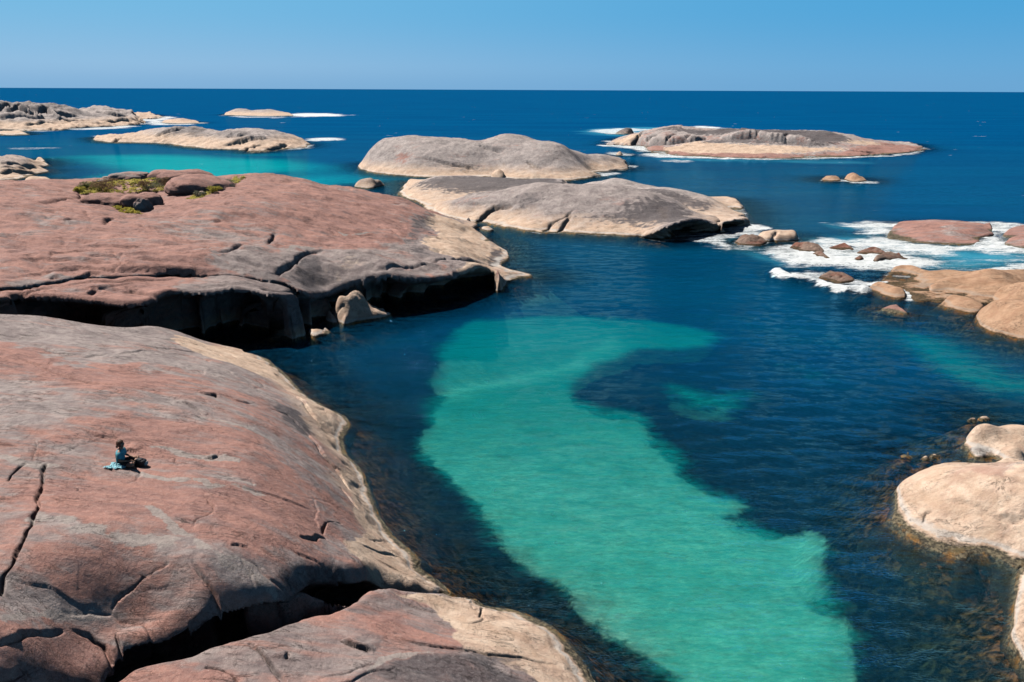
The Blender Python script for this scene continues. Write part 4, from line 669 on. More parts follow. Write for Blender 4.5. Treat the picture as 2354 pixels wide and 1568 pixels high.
FOAM = [('C', [(60, 836), (250, 806), (400, 768), (470, 738), (500, 735), (640, 760), (560, 800), (420, 822), (320, 850), (400, 895), (330, 905), (220, 860)], .9, .75),
  ('C', [(600, 895), (760, 872), (870, 862), (1000, 832), (1190, 858), (1400, 900), (1700, 960), (1750, 1000), (1500, 1050), (1300, 1045), (1000, 1010), (700, 1000), (640, 930)], 1.5, 1.0),
  ('C', [(760, 910), (1000, 925), (1200, 945), (1500, 975), (1650, 1000), (1500, 1035), (1200, 1010), (800, 985)], 1.0, 1.25),
  ('C', [(1050, 716), (1250, 722), (1500, 727), (1900, 720), (2400, 745), (2400, 800), (2120, 790), (1900, 752), (1500, 762), (1390, 805), (1320, 812), (1170, 782), (1180, 742)], 1.8, .95),
  ('C', [(1310, 815), (1400, 835), (1700, 872), (1900, 880), (2030, 850), (2030, 815), (2150, 805), (2180, 850), (2400, 840), (2400, 920), (2000, 925), (1600, 935), (1300, 890), (1150, 860)], 1.5, 1.05),
  ('C', [(2130, 795), (2180, 790), (2160, 880), (2040, 870), (2020, 820)], 1.0, 1.2),
  ('C', [(648, 1045), (680, 1028), (760, 1068), (900, 1098), (980, 1118), (1100, 1148), (1260, 1158), (1320, 1185), (1200, 1192), (1000, 1166), (900, 1116), (720, 1102), (660, 1078)], .35, 1.3),
  ('C', [(780, 1068), (880, 1038), (985, 1058), (950, 1090), (860, 1090)], .6, .8), ('C', [(1050, 1095), (1250, 1110), (1320, 1120), (1270, 1150), (1150, 1140)], .6, .8),
  ('C', [(1240, 1135), (1370, 1108), (1440, 1118), (1520, 1160), (1580, 1205), (1575, 1228), (1530, 1226), (1500, 1180), (1400, 1140)], .4, 1.15), ('C', [(2050, 1015), (2400, 985), (2400, 1050), (2120, 1048)], .9, 1.0),
  ('C', [(1095, 440), (1130, 445), (1200, 455), (1340, 455), (1300, 468), (1200, 466), (1110, 452)], .9, .9),
  ('C', [(0, 325), (80, 315), (120, 325), (40, 335)], 1.5, .6), ('C', [(300, 880), (420, 905), (560, 895), (500, 878)], .8, .55), ('C', [(1600, 950), (2300, 930), (2350, 1000), (1900, 990)], 4, .42),
  ('R', [(-60, 78), (130, 62), (300, 66), (420, 62), (300, 84), (240, 100), (100, 104), (0, 90)], 3, .9), ('R', [(540, 66), (690, 46), (880, 58), (760, 68), (640, 80)], 3, 1.1), ('R', [(80, 150), (180, 128), (150, 160), (90, 172)], 2.5, .95),
  ('R', [(30, 178), (340, 192), (350, 226), (240, 206), (60, 186)], 2, 1.0), ('R', [(60, 238), (130, 226), (240, 246), (120, 252)], 1.5, .8), ('R', [(300, 245), (480, 232), (640, 258), (900, 268), (640, 270), (400, 262)], 2, .95),
  ('R', [(640, 262), (900, 268), (1300, 276), (1600, 266), (1900, 256), (2140, 240), (2280, 206), (2190, 190), (2300, 200), (2180, 245), (1900, 264), (1500, 278), (1100, 280), (800, 274)], 1.6, 1.0), ('R', [(430, 288), (560, 282), (600, 296), (480, 298)], 1.5, .6),
  ('B', [(2040, 612), (2150, 588), (2270, 605), (2250, 622), (2150, 622)], .5, 1.1), ('B', [(1370, 322), (1480, 318), (1460, 333), (1400, 336)], 1.2, .85), ('B', [(1515, 278), (1560, 284), (1550, 293)], 1.2, .8), ('B', [(-10, 136), (40, 142), (10, 150)], 2, .9),
  ('A', [(840, 282), (1000, 292), (1050, 275), (1160, 276), (1070, 300), (900, 302)], 4, 1.0), ('A', [(960, 312), (1060, 304), (1100, 324), (1340, 317), (1200, 331), (1000, 330)], 3.5, .95), ('A', [(430, 356), (700, 346), (830, 330), (880, 342), (740, 356), (560, 362)], 3, .95),
  ('A', [(1460, 262), (1500, 272), (1800, 278), (1880, 274), (1800, 284), (1500, 276)], 5, .9), ('A', [(1925, 254), (2100, 254), (2230, 262), (2262, 270), (2100, 274), (1930, 275)], 6, 1.2), ('A', [(2010, 422), (2120, 414), (2230, 417), (2252, 430), (2100, 434), (2020, 434)], 2, 1.0),
  ('A', [(148, 184), (180, 180), (225, 188), (200, 194)], 10, 1.3), ('A', [(200, 370), (280, 366), (380, 368), (300, 374)], 3, .7), ('A', [(1980, 470), (2060, 462), (2000, 484), (1900, 492)], 2, .9), ('A', [(100, 482), (330, 474), (350, 484), (150, 490)], 2.5, .45), ('A', [(590, 400), (640, 406), (620, 412)], 2, .6)]
AER = [('C', [(1150, 750), (1500, 760), (1400, 830), (2100, 870), (2400, 800), (2400, 1040), (2000, 1040), (1600, 1040), (1000, 960), (900, 860), (1150, 800)], 3, 1.0), ('C', [(300, 830), (600, 800), (700, 1000), (400, 900)], 2, .5), ('R', [(-60, 70), (450, 55), (300, 110), (0, 110)], 5, .6), ('R', [(600, 270), (1700, 280), (1600, 300), (600, 295)], 6, .45), ('C', [(1300, 500), (1400, 500), (1400, 520), (1300, 520)], 8, .0)]

def shore_dist(x, y):
    ds = np.full(x.shape, 60.0)
    for P in SHORES:
        lo = P.min(0)-9; hi = P.max(0)+9; m = (x > lo[0]) & (x < hi[0]) & (y > lo[1]) & (y < hi[1])
        if m.any():
            Q = P[::2]; ds[m] = np.minimum(ds[m], -sdf(Q, x[m], y[m]))
    return ds
def sand_mask(x, y, sub=0):
    a = np.zeros(x.shape)
    for k, pts, soft, val in SAND: polyf(a, x, y, water_poly(k, pts, sub), soft*1.3, val, 1)
    b = np.zeros(x.shape)
    for k, pts, soft, val in SANDH: polyf(b, x, y, water_poly(k, pts, sub), soft*1.3, val, 1)
    return a*(1-b)
def depth_at(x, y, r, ds, sand):
    dm = 2.9+2.8*sst(35, 70, r)+8*sst(80, 170, r)
    d = np.minimum(dm, .12+.8*np.maximum(ds, 0)); s = sst(.05, .9, sand); d = d*(1-s)+s*np.clip(d, 1.0, 2.9+2.8*sst(35, 70, r))
    return d

def build_sea():
    x, y, r = polar(7, 420, .0062, 40000, .03, 1.05, .0026)
    sh = x.shape; x, y, r = x.ravel(), y.ravel(), r.ravel()
    ds = shore_dist(x, y); sand = sand_mask(x, y)
    foam = np.zeros(x.shape)
    for k, pts, soft, val in FOAM: polyf(foam, x, y, water_poly(k, pts), soft, val)
    aer = np.zeros(x.shape)
    for k, pts, soft, val in AER: polyf(aer, x, y, water_poly(k, pts), soft, val)
    dep = depth_at(x, y, r, ds, sand)
    near_rim = np.exp(-np.maximum(ds, 0)/(.12+r*.0012)); rim_amt = sst(62, 110, r)*.5*sst(-5, 25, x-(-10))
    foam = np.maximum(foam, near_rim*rim_amt)
    crest = np.zeros(x.shape); polyf(crest, x, y, water_poly(*FOAM[6][:2]), .5, 1)
    z = .05*foam*(r < 300)*fbm(x, y, 1.4, 3, 4)+.32*crest
    z = z+.22*sst(.6, 1.1, foam)*(r < 300)*np.abs(fbm(x, y, 2.2, 3, 14))
    z = z+np.where(r < 90, .018*fbm(x, y*1.7, 2.2, 2, 77), 0)
    T_ = np.exp(-.17*dep-.32*np.maximum(dep-2.8, 0))
    wt = np.stack([T_, foam, sand], 1)
    tint = np.stack([np.exp(-.30*dep), np.exp(-.035*dep), np.exp(-.05*dep)], 1)
    wx = np.stack([aer, np.clip(1-ds/4, 0, 1), sst(60, 400, r)], 1)
    k = sst(18, 36, r)[:, None]; kk = sst(36, 66, r)[:, None]; sc3 = np.array([.02, .395, .32])*(1-k)+np.array([.0, .30, .30])*k; sc3 = sc3*(1-kk)+np.array([0, .17, .235])*kk; k2 = sst(90, 150, r)[:, None]; kd = sst(20, 62, r+.25*x)[:, None]; kf = sst(80, 420, r)[:, None]; dc3 = (np.array([.004, .032, .060])*(1-kd)+np.array([0, .062, .155])*kd)*(1-kf)+np.array([0, .076, .225])*kf; sc3 = sc3*(1-k2)+np.array([0, .42, .47])*k2
    used, q = grid_faces(np.ones(sh, bool))
    t = NT('sea_water'); g = t.geo(); pos = g.outputs['Position']
    Tt, fo, sa, _ = t.attr('wt'); ae, sh_, far, _ = t.attr('wx'); _, _, _, tc = t.attr('tint')
    w1 = t.noise(t.map(pos, (.55, 1.9, 1), .06), 1.0, 5, .62, .35)
    w2 = t.noise(t.map(pos, (2.6, 6.5, 1), -.10), 1.0, 3, .6, .3)
    w3 = t.noise(t.map(pos, (.10, .24, 1), .12), 1.0, 4, .55, .2)
    hh = t.math('ADD', t.math('MULTIPLY', w1, .17), t.math('MULTIPLY', w2, .045)); hh = t.math('ADD', hh, t.math('MULTIPLY', w3, .55))
    gust = t.noise(t.map(pos, (.035, .09, 1), .4), 1.0, 4, .6, .5)
    hh = t.math('MULTIPLY', hh, t.ramp(gust, .36, .64, .45, 1.25)); w4 = t.noise(t.map(pos, (7, 15, 1), .1), 1.0, 2, .6); hh = t.math('ADD', hh, t.math('MULTIPLY', t.math('POWER', w4, 3.0), .10))
    bp = t.n('ShaderNodeBump'); bp.inputs['Strength'].default_value = 1; bp.inputs['Distance'].default_value = .82; t.l(hh, bp.inputs['Height'])
    fr = t.n('ShaderNodeFresnel'); fr.inputs['IOR'].default_value = 1.33; t.l(bp.outputs[0], fr.inputs['Normal'])
    F = t.math('MINIMUM', fr.outputs[0], t.math('SUBTRACT', .30, t.math('MULTIPLY', far, .23)))
    _, _, _, deep = t.attr('deepc')
    deep = t.mix(t.math('MULTIPLY', t.ramp(w1, .35, .65), .45), deep, t.mix(.6, deep, (0, .008, .02)))  # ripple shading painted into the deep colour by the wave noise
    wv = t.noise(t.map(pos, (.010, .045, 1), .05), 1.0, 8, .7, .2)
    deep = t.mix(t.math('MULTIPLY', t.ramp(wv, .38, .62), .5), deep, t.mix(1.0, deep, (1.3, 1.5, 1.25), 'MULTIPLY'))
    _, _, _, sandc = t.attr('sandc'); sandc = t.mix(t.math('MULTIPLY', t.ramp(t.math('ADD', t.math('MULTIPLY', w1, .6), t.math('MULTIPLY', w2, .4)), .42, .62), .5), sandc, t.mix(.5, sandc, (.0, .13, .15)))  # light and dark of wave refraction put into the turquoise colour
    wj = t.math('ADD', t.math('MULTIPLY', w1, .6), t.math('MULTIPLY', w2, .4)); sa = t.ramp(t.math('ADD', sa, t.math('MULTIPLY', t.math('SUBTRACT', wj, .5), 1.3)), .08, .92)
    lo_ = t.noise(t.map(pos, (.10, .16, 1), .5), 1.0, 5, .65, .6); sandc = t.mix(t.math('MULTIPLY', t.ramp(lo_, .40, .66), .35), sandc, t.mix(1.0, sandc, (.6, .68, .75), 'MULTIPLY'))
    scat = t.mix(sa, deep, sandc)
    scat = t.mix(t.math('MULTIPLY', ae, .9), scat, t.mix(w3, (.01, .22, .40), (.08, .46, .60)))
    fn = t.noise(t.map(pos, (.5, 2.8, 1), .12), 1.0, 8, .72, 1.2); fn2 = t.noise(t.map(pos, (.16, .7, 1), -.1), 1.0, 6, .65, .8)
    fsum = t.math('ADD', fo, t.math('MULTIPLY', t.math('SUBTRACT', fn, .5), 2.6)); fsum = t.math('ADD', fsum, t.math('MULTIPLY', t.math('SUBTRACT', fn2, .5), 2.4))
    lace = t.math('SUBTRACT', 1.0, t.math('MULTIPLY', t.math('ABSOLUTE', t.math('SUBTRACT', t.noise(t.map(pos, (1.3, 3.2, 1), .3, (5, 5, 0)), 1.0, 5, .6, 1.5), .5)), 9.0), clamp=True)
    fsum = t.math('ADD', t.math('SUBTRACT', fsum, .20), t.math('MULTIPLY', lace, .5))
    ff = t.math('MULTIPLY', t.ramp(fsum, .30, 1.25), t.ramp(fo, .06, .25))
    # scattered whitecaps on the open sea
    wc = t.noise(t.map(pos, (.09, .30, 1), .1, (3, 7, 0)), 1.0, 3, .6, .3); wcd = t.noise(pos, .35, 3, .7)
    wcf = t.math('MULTIPLY', t.ramp(t.math('ADD', wc, t.math('MULTIPLY', t.math('SUBTRACT', wcd, .5), .4)), .74, .79), far)
    ff = t.math('MAXIMUM', ff, wcf)
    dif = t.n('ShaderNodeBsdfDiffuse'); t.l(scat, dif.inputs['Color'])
    tr = t.n('ShaderNodeBsdfTransparent'); t.l(tc, tr.inputs['Color'])
    body = t.n('ShaderNodeMixShader'); t.l(t.math('SUBTRACT', 1.0, t.math('MULTIPLY', Tt, t.ramp(t.math('ADD', t.math('MULTIPLY', w1, .5), t.math('MULTIPLY', w2, .5)), .35, .65, 1.25, .6))), body.inputs[0]); t.l(tr.outputs[0], body.inputs[1]); t.l(dif.outputs[0], body.inputs[2])  # wave noise varies the clarity, standing in for refracted light
    gl = t.n('ShaderNodeBsdfGlossy'); gl.inputs['Roughness'].default_value = .035; t.l(bp.outputs[0], gl.inputs['Normal']); gl.inputs['Color'].default_value = (.22, .68, 1, 1)
    s1 = t.n('ShaderNodeMixShader'); t.l(F, s1.inputs[0]); t.l(body.outputs[0], s1.inputs[1]); t.l(gl.outputs[0], s1.inputs[2])
    fd = t.n('ShaderNodeBsdfDiffuse'); fd.inputs['Color'].default_value = (.86, .90, .92, 1); fb = t.n('ShaderNodeBump'); fb.inputs['Distance'].default_value = .25; t.l(fn, fb.inputs['Height']); t.l(fb.outputs[0], fd.inputs['Normal'])
    s2 = t.n('ShaderNodeMixShader'); t.l(ff, s2.inputs[0]); t.l(s1.outputs[0], s2.inputs[1]); t.l(fd.outputs[0], s2.inputs[2])
    t.l(s2.outputs[0], t.out.inputs[0])
    o = mesh_from('sea', np.stack([x, y, z], 1), q, t.m, True, {'wt': wt, 'wx': wx, 'tint': tint, 'sandc': sc3, 'deepc': dc3})
    tag(o, 'clear sea, turquoise over sand in the pool and deep blue out to the horizon', 'sea', kind='structure')
    # seabed
    x, y, r = polar(6, 150, .009, 40000, .05, 1.07, .005); sh = x.shape; x, y, r = x.ravel(), y.ravel(), r.ravel()
    ds = shore_dist(x, y); sand = sand_mask(x, y, 1)*sst(.3, 3.0, ds); dep = depth_at(x, y, r, ds, sand)
    z = -dep-.12+(1-sand)*(r < 120)*.25*np.minimum(dep/2, 1)*fbm(x, y, 2.2, 3, 31)-.5*(ds < -1)
    t = NT('seabed'); g = t.geo(); pos = g.outputs['Position']; sa, nr, _, _ = t.attr('sb')
    n1 = t.noise(pos, .8, 6, .65, .5); n2 = t.noise(pos, 2.6, 6, .7, .5)
    e = t.ramp(t.math('ADD', sa, t.math('MULTIPLY', t.math('SUBTRACT', n1, .5), .9)), .38, .62)
    wd = t.mix(t.ramp(n2, .42, .68), (.010, .010, .008), t.mix(nr, (.06, .04, .045), (.27, .12, .055)))
    sc = t.mix(t.ramp(n1, .3, .7), (.62, .64, .52), (.80, .78, .64))
    rp = t.noise(t.map(pos, (1.0, 3.6, 1), .5), 1.0, 4, .6, 1.0); sc = t.mix(t.math('MULTIPLY', t.ramp(rp, .42, .62), .5), sc, (.40, .46, .36)); lowf = t.noise(pos, .22, 5, .65); sc = t.mix(t.math('MULTIPLY', t.ramp(lowf, .48, .66), .55), sc, (.22, .27, .19))  # rp: caustic-like light and dark streaks painted into the sand colour
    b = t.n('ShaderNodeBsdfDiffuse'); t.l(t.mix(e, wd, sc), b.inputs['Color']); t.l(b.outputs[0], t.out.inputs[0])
    used, q = grid_faces(np.ones(sh, bool))
    o = mesh_from('seabed', np.stack([x, y, z], 1), q, t.m, True, {'sb': np.stack([sand, np.clip(1-ds/5, 0, 1), sand], 1)})
    tag(o, 'seabed of pale sand and dark weed', 'seabed', kind='structure')
build_sea()

# ------------------------------------------------------------------ light
EL, AZ = math.radians(53), math.radians(-58)          # sun height, bearing left of the view
sd = Vector((math.sin(AZ)*math.cos(EL), math.cos(AZ)*math.cos(EL), math.sin(EL)))
ld = bpy.data.lights.new('sun', 'SUN'); ld.energy = 4.6; ld.angle = math.radians(.5); ld.color = (1, .95, .88)
lo = bpy.data.objects.new('sun', ld); C.objects.link(lo); lo.rotation_euler = (-sd).to_track_quat('-Z', 'Y').to_euler()
w = bpy.data.worlds.new('World'); scene.world = w; w.use_nodes = True; nt = w.node_tree
bg = nt.nodes['Background']; sky = nt.nodes.new('ShaderNodeTexSky'); sky.sky_type = 'NISHITA'; sky.sun_disc = False
sky.sun_elevation = EL; sky.sun_rotation = AZ; sky.air_density = 1.0; sky.dust_density = .2; sky.ozone_density = 4.0; sky.altitude = 0
# haze band: Nishita near the horizon is blended towards pale blue sea air
tc = nt.nodes.new('ShaderNodeTexCoord'); sx = nt.nodes.new('ShaderNodeSeparateXYZ'); nt.links.new(tc.outputs['Generated'], sx.inputs[0])
def mrange(sock, a, b_, lo, hi):
    m = nt.nodes.new('ShaderNodeMapRange'); m.interpolation_type = 'SMOOTHSTEP'; nt.links.new(sock, m.inputs[0])
    for k, v_ in enumerate((a, b_, lo, hi)): m.inputs[k+1].default_value = v_
    return m.outputs[0]
def cmix(f, a, b_):
    m = nt.nodes.new('ShaderNodeMix'); m.data_type = 'RGBA'
    for s_, v_ in ((m.inputs[0], f), (m.inputs[6], a), (m.inputs[7], b_)):
        if isinstance(v_, tuple): s_.default_value = v_
        else: nt.links.new(v_, s_)
    return m.outputs[2]
lowsky = cmix(mrange(sx.outputs[2], 0.0, .095, 0, 1), cmix(mrange(sx.outputs[0], -.6, .6, 0, 1), (5.28, 8.76, 12.60, 1), (2.56, 6.80, 11.52, 1)), cmix(mrange(sx.outputs[0], -.6, .6, 0, 1), (3.20, 8.33, 12.96, 1), (1.36, 6.29, 11.70, 1)))
lowsky = cmix(mrange(sx.outputs[2], 0.0, .03, .5, 0), lowsky, (2.56, 6.29, 10.80, 1))
hz = nt.nodes.new('ShaderNodeMix'); hz.data_type = 'RGBA'; nt.links.new(lowsky, hz.inputs[7]); nt.links.new(mrange(sx.outputs[2], .10, .17, 1, 0), hz.inputs[0])
hs = nt.nodes.new('ShaderNodeMix'); hs.data_type = 'RGBA'; hs.blend_type = 'MULTIPLY'; hs.inputs[0].default_value = 1; hs.inputs[7].default_value = (.34, .34, .33, 1)
nt.links.new(sky.outputs[0], hs.inputs[6]); nt.links.new(hs.outputs[2], hz.inputs[6]); nt.links.new(hz.outputs[2], bg.inputs[0]); bg.inputs[1].default_value = .05
scene.view_settings.view_transform = 'Standard'; scene.view_settings.look = 'None'; scene.view_settings.exposure = .24; scene.view_settings.gamma = 1
scene.render.engine = 'CYCLES'
cy = scene.cycles; cy.max_bounces = 5; cy.diffuse_bounces = 0; cy.glossy_bounces = 2; cy.transparent_max_bounces = 8; cy.use_denoising = True
cy.sample_clamp_indirect = 4; cy.caustics_reflective = False; cy.caustics_refractive = False

# ------------------------------------------------------------------ boulders and plants on the headland
def near_h(rock, x, y):
    R_, cache = rock, rock.__dict__.setdefault('tiles', {}); key = (int(x//4), int(y//4))
    if key not in cache:
        k = (rock.xi > key[0]*4-.6) & (rock.xi < key[0]*4+4.6) & (rock.yi > key[1]*4-.6) & (rock.yi < key[1]*4+4.6); cache[key] = (rock.xi[k], rock.yi[k], rock.h[k])
    X, Y, H = cache[key]
    if len(X): return float(H[np.argmin((X-x)**2+(Y-y)**2)])
    m = (abs(rock.xi-x) < 1.0) & (abs(rock.yi-y) < 1.0)
    if not m.any(): return float(rock.top(np.array([x]), np.array([y]))[0])
    X, Y, H = rock.xi[m], rock.yi[m], rock.h[m]; return float(H[np.argmin((X-x)**2+(Y-y)**2)])
from mathutils import noise as mn
def blob(name, label, u0, u1, vb, vt, dep, rot=0, seed=0, base=(.85, 0, .1), pw=2.6, amp=.14, rock=None, pale=.3, tilt=0, group=None):
    p = (rock or head).surf((u0+u1)/2, vb); D = np.hypot(*p); k = (D+dep*.45)/D; cx, cy = p*k
    zb = near_h(rock or head, p[0], p[1]); d = ray((u0+u1)/2, vt); td = -d[2]/math.hypot(d[0], d[1]); zt = CAM_H-D*k*td
    H = max(zt-zb, .25); W = (u1-u0)/FPX*math.hypot(D, CAM_H-zb)
    bm = bmesh.new(); bmesh.ops.create_icosphere(bm, subdivisions=5, radius=1)
    c, s_ = math.cos(rot), math.sin(rot); ct, st = math.cos(tilt), math.sin(tilt)
    for v in bm.verts:
        q = v.co.copy(); n = (abs(q.x)**pw+abs(q.y)**pw+abs(q.z)**pw)**(1/pw); q /= n
        q *= 1+amp*mn.noise(q*1.3+Vector((seed*3.1, 0, 0)))+amp*.5*mn.noise(q*3+Vector((0, seed, 0)))+amp*.16*mn.noise(q*9)
        x, y, z = q.x*W/2, q.y*dep/2, q.z*H*.95
        x, z = x*ct-z*st, x*st+z*ct
        v.co = (cx+x*c-y*s_, cy+x*s_+y*c, zb+z*1.0+.02)
    co = np.array([v.co for v in bm.verts]); f = np.array([[v.index for v in fc.verts] for fc in bm.faces]); bm.free()
    m1 = np.tile(np.array(base, float), (len(co), 1)); m2 = np.tile(np.array([0., pale, 0]), (len(co), 1))
    o = mesh_from(name, co, f, MR, True, {'mask': m1, 'mask2': m2}); tag(o, label, 'boulder', group); return o

def Q4(x0, x1, yb, yt): return (x0*.2555, x1*.2555, yb*.2555+343.6, yt*.2555+343.6)
blob('ridge_boulder', 'grey-pink rounded boulder on the headland skyline, left of the red slabs', *Q4(995, 1290, 292, 203), 3.2, seed=1, base=(.55, 0, 0))
blob('ridge_boulder', 'small darker boulder against the right side of the grey-pink skyline boulder', *Q4(1195, 1360, 278, 200), 2.0, seed=2, base=(.7, .1, 0))
blob('ridge_boulder', 'round-ended red boulder in the middle of the headland skyline', *Q4(1350, 1640, 275, 178), 3.5, seed=3, base=(.95, 0, .1))
blob('ridge_slab', 'long smooth red slab on the skyline just above the scrub', *Q4(1450, 1930, 310, 180), 4.5, rot=.25, seed=4, tilt=-.03, base=(.9, 0, .1))
blob('ridge_slab', 'big tilted pink slab between two strips of scrub on the ridge', *Q4(1540, 2110, 400, 222), 6.5, rot=.5, seed=5, tilt=-.10, base=(.85, 0, .05), amp=.12, pw=2.1)
blob('hollow_boulder', 'flat red boulder with a dark shaded right face in front of the scrub', *Q4(780, 1165, 505, 402), 3.6, rot=-.1, seed=6, base=(.9, 0, 0), pw=3.6, tilt=-.02)
blob('hollow_boulder', 'reddish boulder split by clefts beside the yellow plants', *Q4(1120, 1440, 520, 393), 3.0, rot=.5, seed=7, base=(.8, .05, 0), pw=3)
blob('hollow_boulder', 'narrow brown leaning stone in the cleft of the split boulder', *Q4(1225, 1365, 548, 430), 1.0, rot=.9, seed=8, base=(.5, .1, .1), tilt=.2, pw=2.2, amp=.25)
blob('hollow_boulder', 'small brown stone at the upper end of the cleft', *Q4(1370, 1435, 470, 420), 1.0, rot=.6, seed=9, base=(.3, .2, .2))
blob('hollow_boulder', 'pale stone at the left end of the scrub strip', *Q4(900, 1000, 310, 265), 1.5, seed=10, base=(.3, 0, .4))
for i, (a, b_, c_, d_) in enumerate([(1212, 1250, 345, 325), (1790, 1840, 415, 375), (930, 985, 275, 262), (1230, 1265, 375, 352)]):
    blob('pale_stone', ['small white stone among brown grass in the scrub', 'pale stone in the right-hand scrub strip', 'small pale stone left of the skyline boulder', 'small white stone at the lower edge of the scrub'][i], *Q4(a, b_, c_, d_), .7, seed=20+i, base=(0, 0, 1))

def leaf_mat(name, cols, scale=1.2):
    t = NT(name); pos = t.geo().outputs['Position']; n = t.noise(pos, scale, 5, .7); n2 = t.noise(pos, 9, 3, .6)
    c = t.mix(t.ramp(n, .36, .52), cols[0], cols[1]); c = t.mix(t.ramp(n, .52, .66), c, cols[2]); c = t.mix(t.math('MULTIPLY', t.ramp(n2, .4, .65), .4), c, cols[3])
    b = t.n('ShaderNodeBsdfPrincipled'); t.l(c, b.inputs['Base Color']); b.inputs['Roughness'].default_value = .7; b.inputs['Specular IOR Level'].default_value = .2
    tl = t.n('ShaderNodeBsdfTranslucent'); t.l(c, tl.inputs['Color']); ms = t.n('ShaderNodeMixShader'); ms.inputs[0].default_value = .45; t.l(b.outputs[0], ms.inputs[1]); t.l(tl.outputs[0], ms.inputs[2])
    t.l(ms.outputs[0], t.out.inputs[0]); return t.m
LM = {'cover': leaf_mat('heath', [(0.38, 0.32, 0.12), (0.85, 0.75, 0.17), (0.67, 0.41, 0.17), (0.85, 0.85, 0.38)], .9), 'green': leaf_mat('leaf_green', [(0.09, 0.11, 0.04), (0.17, 0.20, 0.07), (0.26, 0.26, 0.10), (0.35, 0.35, 0.14)]),
      'brown': leaf_mat('leaf_brown', [(0.17, 0.11, 0.07), (0.32, 0.19, 0.12), (0.43, 0.28, 0.16), (0.26, 0.23, 0.10)]), 'grey': leaf_mat('leaf_grey', [(0.14, 0.16, 0.12), (0.29, 0.29, 0.22), (0.41, 0.39, 0.29), (0.22, 0.20, 0.10)]),
      'gold': leaf_mat('leaf_gold', [(0.32, 0.29, 0.07), (0.65, 0.55, 0.10), (0.72, 0.61, 0.17), (0.43, 0.43, 0.10)])}
WOOD = simple('twig_wood', (.10, .07, .05))
def leaves(name, pts, dirs, L, Wd, mat, parent=None):
    n = len(pts); d = dirs/np.linalg.norm(dirs, axis=1, keepdims=True); r = rng.normal(size=(n, 3)); s = np.cross(d, r); s /= np.linalg.norm(s, axis=1, keepdims=True)+1e-9
    L = L[:, None]; w = Wd[:, None]
    co = np.stack([pts-s*w*.5, pts+s*w*.5, pts+d*L*.6+s*w*.5, pts+d*L], 1).reshape(-1, 3); q = np.arange(n*4).reshape(-1, 4)
    return mesh_from(name, co, q, mat, False, None, parent)
def cover(name, label, regions, n, kinds, mat):
    P = []; Dd = []
    for reg in regions:
        W = np.array([head.surf(u, v) for u, v in T('Q', reg)]); lo, hi = W.min(0), W.max(0); ar = max(1, abs(np.sum(W[:, 0]*np.roll(W[:, 1], -1)-W[:, 1]*np.roll(W[:, 0], -1)))/2)
        m = int(n*ar); x = rng.uniform(lo[0], hi[0], m*3); y = rng.uniform(lo[1], hi[1], m*3); k = sdf(W, x+.4*fbm(x, y, 1.2, 2, 3), y+.4*fbm(x, y, 1.2, 2, 9)) > 0; x, y = x[k][:m], y[k][:m]
        den = fbm(x, y, 1.6, 3, 44) > -.38; x, y = x[den], y[den]
        for a, b_ in zip(x, y):
            z = near_h(head, a, b_); nb = 15; hgt = .12+.22*max(0, float(fbm(np.array([a]), np.array([b_]), 1.1, 2, 66)[0])+.3)
            P.append(np.stack([a+rng.normal(0, .10, nb), b_+rng.normal(0, .10, nb), z-.03+rng.uniform(0, hgt*.8, nb)], 1)); Dd.append(np.stack([rng.normal(0, .9, nb), rng.normal(0, .9, nb), rng.uniform(.0, .7, nb)], 1))
    P = np.concatenate(P); Dd = np.concatenate(Dd); o = leaves(name, P, Dd, rng.uniform(.10, .24, len(P)), rng.uniform(.06, .13, len(P)), mat); return tag(o, label, 'ground cover', kind='stuff')
cover('ground_cover', 'low yellow-green and rust heath plants filling the hollow behind the red headland', [
  [(720, 345), (760, 325), (860, 302), (1000, 282), (1240, 264), (1360, 250), (1450, 268), (1510, 300), (1490, 325), (1560, 335), (1450, 372), (1250, 388), (1100, 398), (930, 398), (860, 378), (800, 362)],
  [(1640, 285), (1750, 245), (1900, 205), (2010, 200), (1900, 235), (1700, 285), (1600, 330), (1530, 335)],
  [(1760, 425), (1860, 375), (1950, 315), (2080, 268), (2230, 250), (2150, 285), (2000, 350), (1850, 415), (1740, 452), (1640, 440)], [(690, 395), (780, 395), (860, 385), (830, 410), (740, 425)]], 26, None, LM['cover'])
cover('moss_patch', 'bright yellow-green plants in the cleft below the split boulder', [[(1040, 535), (1150, 520), (1230, 560), (1260, 610), (1150, 590)]], 20, None, LM['gold'])
